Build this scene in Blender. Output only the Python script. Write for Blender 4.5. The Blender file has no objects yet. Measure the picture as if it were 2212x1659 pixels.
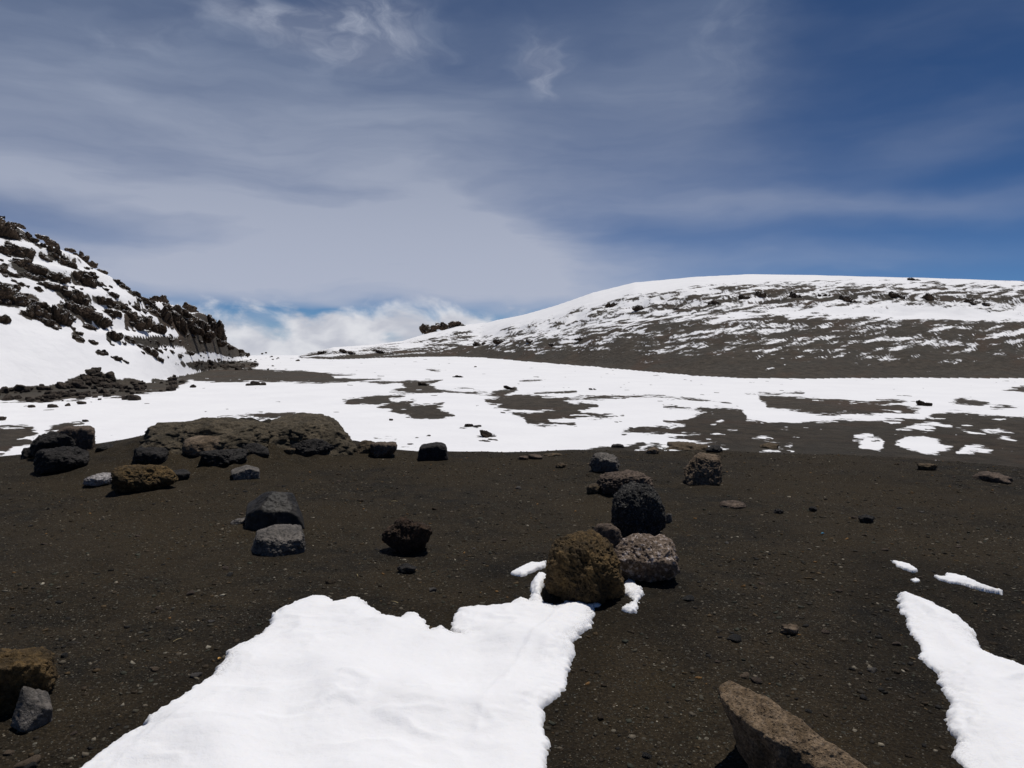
import bpy, math, random
import numpy as np
from mathutils import Vector, Euler

sc = bpy.context.scene
C = sc.collection
R = math.radians

# ------------------------------------------------------------------ camera
EYE = 1.6
PITCH = math.atan(49.0 / 740.0)
FPX = 740.0
cam_d = bpy.data.cameras.new('camera')
cam_d.sensor_width = 36.0
cam_d.lens = FPX / 1024.0 * 36.0
cam_d.clip_start = 0.05
cam_d.clip_end = 6000
cam = bpy.data.objects.new('camera', cam_d)
C.objects.link(cam)
cam.location = (0, 0, EYE)
cam.rotation_euler = (math.pi / 2 - PITCH, 0, 0)
sc.camera = cam

# ------------------------------------------------------------------ light
SUN_EL, SUN_AZ = R(73), R(38)          # azimuth to the right of the view direction
sun_d = bpy.data.lights.new('sun', 'SUN')
sun_d.energy = 3.3
sun_d.angle = R(0.53)
sun_d.color = (1.0, 0.965, 0.92)
sun = bpy.data.objects.new('sun', sun_d)
C.objects.link(sun)
sdir = Vector((math.sin(SUN_AZ) * math.cos(SUN_EL), math.cos(SUN_AZ) * math.cos(SUN_EL), math.sin(SUN_EL)))
sun.rotation_euler = sdir.to_track_quat('Z', 'Y').to_euler()

sc.view_settings.view_transform = 'Standard'
sc.view_settings.look = 'None'
sc.view_settings.exposure = 0.0
sc.view_settings.gamma = 1.0
sc.view_settings.use_curve_mapping = False
sc.cycles.max_bounces = 4
sc.cycles.diffuse_bounces = 2
sc.cycles.glossy_bounces = 2


class NT:
    """tiny helper round a node tree"""
    def __init__(s, tree):
        s.t = tree
        s.t.nodes.clear()

    def n(s, typ, **kw):
        nd = s.t.nodes.new(typ)
        for k, v in kw.items():
            setattr(nd, k, v)
        return nd

    def set(s, sock, v):
        if isinstance(v, bpy.types.NodeSocket):
            s.t.links.new(v, sock)
        elif v is not None:
            sock.default_value = v

    def math(s, op, a, b=None, c=None, clamp=False):
        nd = s.n('ShaderNodeMath', operation=op, use_clamp=clamp)
        s.set(nd.inputs[0], a)
        if b is not None: s.set(nd.inputs[1], b)
        if c is not None: s.set(nd.inputs[2], c)
        return nd.outputs[0]

    def vec(s, op, a, b=None):
        nd = s.n('ShaderNodeVectorMath', operation=op)
        s.set(nd.inputs[0], a)
        if b is not None:
            s.set(nd.inputs[3 if op == 'SCALE' else 1], b)
        return nd.outputs['Value'] if op in ('LENGTH', 'DOT_PRODUCT', 'DISTANCE') else nd.outputs[0]

    def noise(s, v, scale, detail=3, rough=0.5, dist=0.0, col=False):
        nd = s.n('ShaderNodeTexNoise')
        s.set(nd.inputs['Vector'], v)
        nd.inputs['Scale'].default_value = scale
        nd.inputs['Detail'].default_value = detail
        nd.inputs['Roughness'].default_value = rough
        nd.inputs['Distortion'].default_value = dist
        return nd.outputs['Color'] if col else nd.outputs[0]

    def voro(s, v, scale, feature='F1', out='Distance', rnd=1.0):
        nd = s.n('ShaderNodeTexVoronoi', feature=feature)
        s.set(nd.inputs['Vector'], v)
        nd.inputs['Scale'].default_value = scale
        nd.inputs['Randomness'].default_value = rnd
        return nd.outputs[out]

    def mr(s, v, a, b, c=0.0, d=1.0, smooth=True):
        nd = s.n('ShaderNodeMapRange', interpolation_type='SMOOTHSTEP' if smooth else 'LINEAR')
        s.set(nd.inputs[0], v)
        for i, q in enumerate((a, b, c, d)):
            s.set(nd.inputs[1 + i], q)
        return nd.outputs[0]

    def mix(s, f, a, b, mode='MIX'):
        nd = s.n('ShaderNodeMix', data_type='RGBA', blend_type=mode)
        s.set(nd.inputs[0], f)
        for sock, v in ((nd.inputs[6], a), (nd.inputs[7], b)):
            if isinstance(v, tuple) and len(v) == 3: v = v + (1,)
            s.set(sock, v)
        return nd.outputs[2]

    def bump(s, h, strength, dist, nrm=None):
        nd = s.n('ShaderNodeBump')
        s.set(nd.inputs['Strength'], strength)
        s.set(nd.inputs['Distance'], dist)
        s.set(nd.inputs['Height'], h)
        if nrm is not None: s.set(nd.inputs['Normal'], nrm)
        return nd.outputs[0]


# ------------------------------------------------------------------ sky
PX = 1024.0 / 2212.0        # the measurements below are in pixels of a 2212 px wide view of the photograph


def sky_deg(u, v):          # azimuth, elevation in degrees
    d = ray(u, v)
    return math.degrees(math.atan2(d[0], d[1])), math.degrees(math.asin(d[2]))


def ray(u, v):
    x = (u - 1106.0) * PX / FPX
    y = (829.5 - v) * PX / FPX
    cp, sp = math.cos(PITCH), math.sin(PITCH)
    d = np.array([x, cp + y * sp, -sp + y * cp])
    return d / np.linalg.norm(d)


world = bpy.data.worlds.new('World')
sc.world = world
world.use_nodes = True
w = NT(world.node_tree)
sky = w.n('ShaderNodeTexSky', sky_type='NISHITA')
sky.sun_disc = False
sky.sun_elevation = SUN_EL
sky.sun_rotation = SUN_AZ
sky.altitude = 5600
sky.air_density = 0.8
sky.dust_density = 0.1
sky.ozone_density = 2.0
SKY_STRENGTH = 0.06
dirv = w.n('ShaderNodeTexCoord').outputs['Generated']
sep = w.n('ShaderNodeSeparateXYZ')
w.set(sep.inputs[0], dirv)
az = w.math('MULTIPLY', w.math('ARCTAN2', sep.outputs[0], sep.outputs[1]), 180 / math.pi)
el = w.math('MULTIPLY', w.math('ARCSINE', sep.outputs[2]), 180 / math.pi)
comb = w.n('ShaderNodeCombineXYZ')
w.set(comb.inputs[0], az); w.set(comb.inputs[1], el)
ae = comb.outputs[0]
# drift of the veil: warp the angular coordinates by noise
warp = w.vec('SUBTRACT', w.noise(w.vec('MULTIPLY', ae, (0.06, 0.16, 1)), 1.0, 4, 0.55, col=True), (0.5, 0.5, 0.5))
aew = w.vec('ADD', ae, w.vec('MULTIPLY', warp, (16, 5, 0)))
# fine streaks that lie along the drift
st1 = w.noise(w.vec('MULTIPLY', aew, (0.045, 0.16, 1)), 1.0, 5, 0.52, 0.2)
st2 = w.noise(w.vec('MULTIPLY', aew, (0.055, 0.36, 1)), 1.2, 6, 0.55, 0.0)


def blob(u, v, su, sv, rot, wt):
    a, e = sky_deg(u, v)
    k = math.degrees(PX / FPX)
    mp = w.n('ShaderNodeMapping', vector_type='TEXTURE')
    w.set(mp.inputs['Vector'], aew)
    mp.inputs['Location'].default_value = (a, e, 0)
    mp.inputs['Rotation'].default_value = (0, 0, R(rot))
    mp.inputs['Scale'].default_value = (su * k, sv * k, 1)
    d = w.vec('DOT_PRODUCT', mp.outputs[0], mp.outputs[0])
    return w.math('MULTIPLY', w.math('EXPONENT', w.math('MULTIPLY', d, -1.0)), wt)


blobs = [  # centre, half sizes, tilt, weight
    (300, 180, 800, 230, -4, 0.42), (-500, 250, 700, 330, 0, 0.30), (900, 290, 450, 200, 10, 0.34),
    (420, 440, 620, 50, -5, 0.42), (1010, 490, 250, 85, -16, 0.5), (700, 585, 640, 75, -3, 0.8),
    (1150, 620, 300, 50, 0, 0.25), (-300, 640, 420, 120, 0, 0.35),
    (1500, 120, 200, 240, 12, 0.36), (1850, 445, 560, 30, -2, 0.26), (2000, 310, 180, 45, 14, 0.14),
    (1700, 560, 500, 26, 0, 0.12),
    (1300, 400, 340, 55, -10, 0.14), (130, 492, 330, 40, -5, -0.42), (720, 668, 300, 17, -2, -0.55),
]
F = None
for b in blobs:
    q = blob(*b)
    F = q if F is None else w.math('ADD', F, q)
F = w.math('MAXIMUM', F, 0.0)
amt = w.math('MULTIPLY', F, w.math('MULTIPLY_ADD', st1, 0.9, w.math('MULTIPLY_ADD', st2, 1.2, 0.15)))
amt = w.math('ADD', amt, w.mr(st1, 0.5, 0.95, 0.0, 0.30))
st3 = w.noise(w.vec('MULTIPLY', aew, (0.20, 0.30, 1)), 1.5, 6, 0.58, 0.15)
W2 = None
for b in [(760, 45, 170, 60, 4, 0.9), (1180, 140, 50, 65, 50, 0.6), (560, 20, 110, 34, 0, 0.4), (330, 70, 120, 40, 10, 0.3), (1560, 60, 120, 120, 20, 0.25)]:
    q = blob(*b)
    W2 = q if W2 is None else w.math('ADD', W2, q)
amt = w.math('ADD', amt, w.math('MULTIPLY', W2, w.mr(st3, 0.36, 0.78)))
veil = w.mr(amt, 0.0, 1.0, 0.0, 0.93, smooth=False)
veil_col = w.mix(w.mr(el, 2, 24), (0.44, 0.475, 0.58), w.mix(w.mr(W2, 0.1, 0.7), (0.205, 0.255, 0.365), (0.34, 0.38, 0.48)))
# cumulus tops rising from the cloud sea beyond the rim
cu_n = w.noise(w.vec('MULTIPLY', ae, (0.10, 0.17, 1)), 1.9, 5, 0.55, 0.35)
cu_top = w.math('MULTIPLY_ADD', w.noise(w.vec('MULTIPLY', ae, (0.075, 0.02, 1)), 1.0, 2, 0.5), 3.6, 0.1)
cu = w.mr(w.math('ADD', w.math('SUBTRACT', cu_top, el), w.math('MULTIPLY_ADD', cu_n, 10.0, -5.4)), -0.9, 1.5)
cu_shade = w.noise(w.vec('MULTIPLY', w.vec('ADD', ae, (1.2, -1.6, 0)), (0.12, 0.2, 1)), 1.9, 4, 0.55, 0.3)
cu_col = w.mix(w.mr(cu_shade, 0.36, 0.64), (0.50, 0.52, 0.59), (0.72, 0.73, 0.77))
skyc = w.vec('SCALE', sky.outputs[0], SKY_STRENGTH)
skyc = w.vec('MULTIPLY', skyc, (0.50, 0.76, 1.0))
c1 = w.mix(veil, skyc, veil_col)
c2 = w.mix(cu, c1, cu_col)
bg = w.n('ShaderNodeBackground')
w.set(bg.inputs[0], c2)
bg.inputs[1].default_value = 1.0
wo = w.n('ShaderNodeOutputWorld')
w.t.links.new(bg.outputs[0], wo.inputs[0])
world.cycles.sampling_method = 'MANUAL'
world.cycles.sample_map_resolution = 256

# ------------------------------------------------------------------ numpy noise
_rng = np.random.default_rng(11)
_perm = np.concatenate([_rng.permutation(512)] * 3)
_grad = _rng.normal(size=(512, 3))
_grad /= np.linalg.norm(_grad, axis=1)[:, None]
_g0, _g1, _g2 = [np.ascontiguousarray(_grad[:, k]) for k in range(3)]


def pn(x, y, z=0.0):
    flat = np.ndim(z) == 0
    if flat:
        z = math.floor(float(z) * 7) + 0.0      # one lattice plane: half the work
    x, y, z = np.asarray(x, float), np.asarray(y, float), np.asarray(z, float)
    xi, yi, zi = np.floor(x), np.floor(y), np.floor(z)
    fx, fy, fz = x - xi, y - yi, z - zi
    xi, yi, zi = xi.astype(np.int64) & 511, yi.astype(np.int64) & 511, zi.astype(np.int64) & 511
    s = lambda t: t * t * t * (t * (t * 6 - 15) + 10)
    u, v, q = s(fx), s(fy), s(fz)
    out = 0
    for dx in (0, 1):
        for dy in (0, 1):
            for dz in (0, 1):
                if dz and flat:
                    continue
                h = _perm[_perm[_perm[xi + dx] + yi + dy] + zi + dz]
                wgt = (u if dx else 1 - u) * (v if dy else 1 - v) * (q if dz else 1 - q)
                out = out + wgt * (_g0[h] * (fx - dx) + _g1[h] * (fy - dy) + _g2[h] * (fz - dz))
    return out * 1.6


def fbm(x, y, z=0.0, o=4, g=0.5, lac=2.03):
    a, t, f = 1.0, 0.0, 1.0
    for i in range(o):
        t = t + a * pn(x * f + 17.3 * i, y * f - 9.1 * i, z * f + 5.7 * i)
        a *= g; f *= lac
    return t


def sst(a, b, x):
    t = np.clip((x - a) / (b - a), 0, 1)
    return t * t * (3 - 2 * t)


# ------------------------------------------------------------------ terrain as one height function
FLOOR = -15.0


def to_polar(pts):          # pixel on the crater floor plane -> azimuth, radius
    o = []
    for u, v in pts:
        d = ray(u, v)
        t = (FLOOR - EYE) / d[2]
        o.append((math.atan2(d[0], d[1]), t * math.hypot(d[0], d[1])))
    return np.array(o)


def az_of(u, v=740):
    d = ray(u, v)
    return math.atan2(d[0], d[1])


def tan_el(u, v):
    d = ray(u, v)
    return d[2] / math.hypot(d[0], d[1])


# snowy ridge on the left: foot, crest
Lb = to_polar([(-500, 905), (0, 852), (100, 846), (200, 838), (300, 830), (395, 816), (450, 802), (500, 786), (530, 775), (556, 767)])
Ls = [(-500, 400), (0, 474), (38, 489), (91, 515), (126, 525), (187, 560), (231, 590), (255, 604), (296, 630), (325, 650), (369, 656), (404, 664), (433, 672),
      (463, 686), (474, 704), (484, 730), (500, 744), (530, 759), (556, 767)]
Lwid = np.interp([p[0] for p in Ls], [-500, 0, 200, 395, 470, 556], [110, 92, 76, 52, 42, 16])
L_az = np.array([az_of(*p) for p in Ls])
L_rb = np.interp(L_az, Lb[:, 0], Lb[:, 1])
L_rr = L_rb + Lwid
L_z = EYE + L_rr * np.array([tan_el(*p) for p in Ls])
def smooth_tab(a_, cols, sig):
    g = np.linspace(a_[0], a_[-1], 500)
    k_ = np.exp(-0.5 * (np.arange(-40, 41) / sig) ** 2); k_ /= k_.sum()
    return [g] + [np.convolve(np.pad(np.interp(g, a_, c_), 40, mode='edge'), k_, mode='valid') for c_ in cols]


_g, L_rb, L_rr = smooth_tab(L_az, [L_rb, L_rr], 14)
_g, L_z = smooth_tab(L_az, [L_z], 3)
L_az = _g
# long hill on the right
Rb = to_polar([(560, 769), (650, 774), (700, 778), (850, 773), (950, 770), (1050, 773), (1150, 783), (1300, 795), (1450, 808), (1550, 817), (1700, 819), (2212, 818), (2700, 826)])
Rs = [(560, 769), (650, 766), (720, 750), (800, 745), (870, 736), (910, 724), (985, 704), (1040, 697), (1130, 680), (1200, 660), (1280, 632), (1370, 610),
      (1500, 598), (1620, 592), (1760, 594), (1900, 598), (2000, 600), (2212, 607), (2700, 640)]
Rwid = np.interp([p[0] for p in Rs], [560, 720, 910, 1200, 1620, 2212, 2700], [20, 60, 130, 230, 330, 300, 260])
R_az = np.array([az_of(*p) for p in Rs])
R_rb = np.interp(R_az, Rb[:, 0], Rb[:, 1])
R_rr = R_rb + Rwid
R_z = EYE + R_rr * np.array([tan_el(*p) for p in Rs])
# brow of the near ground
BROW = [(-600, 1010), (0, 988), (100, 980), (200, 958), (330, 925), (560, 918), (720, 940), (800, 972), (900, 984), (1000, 984), (1150, 983), (1250, 978), (1400, 975), (1650, 978), (1850, 988), (2000, 996), (2212, 1016), (2700, 1040)]
B_az = np.array([az_of(u, v) for u, v in BROW])
B_r = np.array([-EYE / min(tan_el(u, max(v, 970)), -0.1) for u, v in BROW])


def H(x, y, parts=False):
    x = np.asarray(x, float); y = np.asarray(y, float)
    r = np.hypot(x, y) + 1e-6
    a = np.arctan2(x, y)
    # near ground
    und = 0.035 * pn(x * 0.55, y * 0.55, 3.3) + 0.012 * pn(x * 2.1, y * 2.1, 8.1)
    mound = 0.33 * np.exp(-((a - az_of(520)) / 0.115) ** 2 - ((r - 11.4) / 1.5) ** 2)
    mound = mound + 0.10 * np.exp(-((a - az_of(330)) / 0.10) ** 2 - ((r - 10.8) / 1.4) ** 2)
    rb = np.interp(a, B_az, B_r) + 0.25 * pn(x * 0.7, y * 0.7, 1.1)
    d = np.maximum(r - rb, 0)
    back = np.where(np.abs(a) > 1.2, sst(1.2, 2.0, np.abs(a)), 0)
    drop = (0.42 * d * (1 - np.exp(-d / 1.6))) * (1 - back)
    und = und * (1 - sst(0.0, 3.0, r - rb)) + sst(0, 3, r - rb) * 0.25 * pn(x * 0.2, y * 0.2, 4.4)
    near = und + mound - drop
    fl = FLOOR + 0.22 * fbm(x * 0.035, y * 0.035, 2.2, 3) * sst(60, 110, r) - 0.22 * np.maximum(r - 640, 0)
    fl = np.maximum(fl, -260)
    z = np.maximum(near, fl)
    # left ridge
    l_rb = np.interp(a, L_az, L_rb); l_rr = np.interp(a, L_az, L_rr); l_z = np.interp(a, L_az, L_z)
    mask_l = 1 - sst(az_of(532), az_of(556) + 0.01, a)
    mask_l = mask_l * (1 - sst(R(70), R(110), np.abs(a)))
    t = (r - l_rb) / (l_rr - l_rb)
    prof = np.where(t < 1, np.clip(t, 0, 1) ** 1.12, 1.0)
    hl = (l_z - FLOOR) * prof
    hl = hl - np.where(t > 1, (r - l_rr) * 0.45, 0)
    rough = fbm(x * 0.045, y * 0.045, 7.7, 4)
    rim = np.clip(t, 0, 1) * np.clip(1.25 - t, 0.05, 1) * np.clip((l_z - FLOOR) / 30, 0, 1)
    # ledges
    zz = hl + 6 * pn(x * 0.02, y * 0.02, 12.0)
    fr = (zz / 8.0) % 1.0
    ledge = np.where(fr < 0.62, fr * 0.40, 0.248 + (fr - 0.62) * 1.979) - fr       # gentle tread, steep riser
    hl = hl + rough * 2.4 * rim + ledge * 8.0 * sst(0.30, 0.5, t) * np.clip((l_z - FLOOR) / 25, 0, 1) * (0.55 + 0.9 * pn(x * 0.03, y * 0.03, 9.0))
    zl = np.where(t > 0, (FLOOR + hl) * mask_l + (1 - mask_l) * -200, -300)
    # right hill
    r_rb = np.interp(a, R_az, R_rb); r_rr = np.interp(a, R_az, R_rr); r_z = np.interp(a, R_az, R_z)
    mask_r = sst(R_az[0] - 0.01, R_az[1], a) * (1 - sst(R(80), R(120), np.abs(a)))
    tr = (r - r_rb) / (r_rr - r_rb)
    tc = np.clip(tr, 0, 1)
    prof = np.interp(tc, [0, 0.05, 0.16, 0.30, 0.36, 0.44, 0.52, 0.64, 0.8, 1.0], [0, 0.035, 0.19, 0.40, 0.445, 0.47, 0.58, 0.74, 0.88, 1.0])
    prof = 0.7 * prof + 0.3 * tc
    hr = (r_z - FLOOR) * prof - np.where(tr > 1, (r - r_rr) * 0.12, 0)
    rough2 = fbm(x * 0.03, y * 0.03, 21.7, 5)
    amp = np.clip(tc * 6, 0, 1) * (0.35 + 3.4 * np.exp(-((tc - 0.56) / 0.13) ** 2) + 1.7 * np.exp(-((tc - 0.22) / 0.13) ** 2)) * np.clip((r_z - FLOOR) / 40, 0.15, 1)
    amp = amp * (1 - 0.93 * sst(0.80, 0.97, tr))
    hr = hr + (rough2 + 0.9 * (0.35 - np.abs(pn(x * 0.055, y * 0.055, 5.0))) * np.exp(-((tc - 0.57) / 0.12) ** 2)) * amp
    hr = hr + 2.2 * pn(a * 42 + 0.002 * r, r * 0.006, 14.0) * np.exp(-((tc - 0.2) / 0.11) ** 2) * np.clip((r_z - FLOOR) / 40, 0, 1)
    zr = np.where(tr > 0, (FLOOR + hr) * mask_r + (1 - mask_r) * -200, -300)
    zo = np.maximum(np.maximum(z, zl), zr)
    if not parts:
        return zo
    reg = np.zeros(r.shape, int)
    reg[z <= fl + 1e-6] = 1
    reg[(zl > z) & (zl >= zr)] = 2
    reg[(zr > z) & (zr > zl)] = 3
    return zo, reg, dict(r=r, a=a, t=t, tr=tr, rough=rough, rough2=rough2, rb=rb)


def hit(u, v, rmin=1.2, rmax=900, lift=0.0):
    """where the sight line through a pixel meets the terrain"""
    d = ray(u, v)
    hd = math.hypot(d[0], d[1])
    for n_ in (420, 60):
        rr = np.geomspace(rmin, rmax, n_)
        x, y, z = d[0] / hd * rr, d[1] / hd * rr, EYE + d[2] / hd * rr
        below = np.nonzero(z < H(x, y) + lift)[0]
        i = below[0] if len(below) else len(rr) - 1
        rmin, rmax = rr[max(i - 1, 0)], rr[i] * 1.0001
    return np.array([x[i], y[i], z[i] - lift]), rr[i]


def polysdf(P, poly):
    poly = np.asarray(poly, float)
    d2 = np.full(len(P), 1e18)
    ins = np.zeros(len(P), bool)
    for i in range(len(poly)):
        a, b = poly[i], poly[(i + 1) % len(poly)]
        e = b - a
        q = P - a
        t = np.clip((q @ e) / (e @ e + 1e-12), 0, 1)
        dd = q - t[:, None] * e
        d2 = np.minimum(d2, (dd * dd).sum(1))
        c = (a[1] > P[:, 1]) != (b[1] > P[:, 1])
        with np.errstate(divide='ignore', invalid='ignore'):
            xx = (b[0] - a[0]) * (P[:, 1] - a[1]) / (b[1] - a[1] + 1e-15) + a[0]
        ins ^= c & (P[:, 0] < xx)
    d = np.sqrt(d2)
    return np.where(ins, d, -d)         # positive inside


# bare ground showing through the snow of the crater floor
k2 = lambda L: [(541 + .3662 * x, 621 + .3662 * y) for x, y in L]
k3 = lambda L: [(1242 + .4384 * x, 567 + .4384 * y) for x, y in L]
BARE = [
    k2([(-420, 520), (-330, 492), (0, 478), (120, 485), (330, 490), (420, 503), (620, 510), (480, 520), (500, 535), (600, 538), (780, 537), (700, 548), (580, 558), (400, 562), (300, 560), (0, 553), (-200, 560), (-330, 548)]),
    k2([(560, 556), (740, 552), (905, 551), (1000, 550), (1130, 545), (1060, 575), (1110, 600), (1350, 605), (1150, 612), (1000, 620), (820, 610), (910, 590), (890, 566)]),
    k2([(510, 670), (650, 645), (800, 632), (1000, 620), (900, 640), (820, 655), (830, 680), (760, 690), (700, 690), (580, 690)]),
    k2([(750, 708), (830, 680), (980, 670), (950, 690), (1140, 690), (1100, 710), (1120, 740), (1200, 760), (1060, 775), (950, 765), (860, 745), (810, 720)]),
    k2([(1380, 660), (1460, 640), (1560, 632), (1800, 645), (2212, 655), (1870, 665), (1880, 675), (2040, 685), (2050, 710), (1930, 725), (1960, 740), (2200, 760), (1900, 775), (1760, 780), (1780, 795), (1910, 803), (1640, 797), (1610, 770), (1550, 740), (1650, 735), (1780, 720), (1560, 720), (1500, 725), (1440, 705), (1400, 685)]),
    k2([(1150, 614), (1400, 625), (1520, 600), (1560, 586), (1575, 604), (1490, 640), (1400, 637)]),
    k2([(1590, 552), (1700, 543), (1800, 541), (1700, 550)]), k2([(1680, 627), (1900, 610), (1920, 614), (1750, 628)]), k2([(1040, 482), (1155, 485), (1080, 490)]),
    k2([(1310, 888), (1430, 872), (1480, 892)]), k2([(730, 872), (860, 870), (860, 879)]), k2([(885, 948), (930, 934), (980, 944)]), k2([(1240, 828), (1340, 812), (1340, 826)]),
    k3([(900, 650), (1000, 655), (1200, 668), (1450, 688), (1600, 700), (1700, 728), (1660, 745), (1400, 748), (1250, 745), (1100, 735), (950, 715), (940, 690), (910, 665)]),
    k3([(1440, 690), (1540, 678), (1690, 685), (1560, 697)]), k3([(840, 646), (1110, 639), (1120, 645), (950, 652)]),
    k3([(2100, 632), (2180, 618), (2300, 615), (2300, 636), (2180, 640)]), k3([(1840, 690), (1910, 672), (2040, 690), (1990, 710), (1900, 700)]), k3([(2050, 712), (2130, 705), (2190, 716), (2100, 720)]),
    k3([(440, 710), (640, 714), (820, 725), (850, 770), (960, 790), (1200, 782), (1720, 773), (1790, 742), (1870, 735), (2000, 745), (2212, 765), (2700, 760), (2700, 1100), (900, 1100), (480, 905), (500, 890), (850, 903), (640, 882), (420, 870), (640, 845), (230, 838), (300, 822), (540, 805), (440, 783), (540, 765), (640, 735)]),
    k3([(-30, 975), (40, 938), (130, 915), (230, 905), (330, 890), (500, 892), (400, 960), (200, 1000)]),
    k3([(-100, 660), (60, 655), (300, 655), (560, 670), (770, 690), (500, 672), (300, 664), (60, 662)]),
    [(-200, 920), (60, 925), (85, 935), (60, 945), (75, 955), (30, 965), (10, 985), (-200, 1000)], [(90, 935), (140, 915), (180, 915), (150, 930)],
    [(470, 900), (560, 893), (640, 893), (560, 905)],
]
WHITE = [k3(q) for q in ([(1400, 905), (1440, 875), (1500, 872), (1525, 900), (1500, 930), (1420, 925)], [(1570, 900), (1620, 858), (1720, 850), (1790, 880), (1860, 912), (1780, 935), (1660, 930)],
                         [(1885, 935), (1930, 900), (1990, 905), (2055, 930), (1960, 940)], [(1590, 825), (1680, 800), (1770, 812), (1740, 832)], [(1980, 825), (2090, 812), (2160, 840), (2040, 845)],
                         [(905, 903), (980, 890), (1070, 895), (1060, 905)], [(870, 865), (920, 855), (970, 862)], [(1690, 797), (1760, 788), (1850, 802)], [(1380, 858), (1470, 850), (1460, 860)],
                         [(1320, 925), (1360, 920), (1395, 945)], [(670, 800), (720, 775), (730, 780), (695, 800)], [(750, 832), (800, 824), (790, 832)], [(1880, 830), (1960, 820), (1950, 832)], [(2080, 872), (2140, 865), (2170, 880)],
                         [(1780, 770), (1830, 765), (1820, 778)], [(1000, 825), (1040, 815), (1050, 826)], [(290, 930), (350, 890), (480, 898), (460, 925), (370, 925)], [(600, 915), (700, 905), (760, 925), (660, 928)], [(910, 930), (960, 915), (1010, 930)])]
RUBBLE = [[(-300, 860), (0, 842), (60, 838), (130, 832), (165, 815), (205, 800), (230, 803), (262, 816), (320, 824), (380, 813), (430, 812), (400, 826), (370, 845), (264, 854), (202, 860), (94, 871), (0, 865), (-300, 890)],
          [(384, 784), (440, 780), (540, 780), (556, 788), (540, 799), (425, 801)]]


def pol_metric(a, r):
    return np.stack([a * 740.0, 62.0 * np.log(r)], 1)


def pol_poly(p):
    q = to_polar(p)
    return pol_metric(q[:, 0], q[:, 1])


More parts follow.
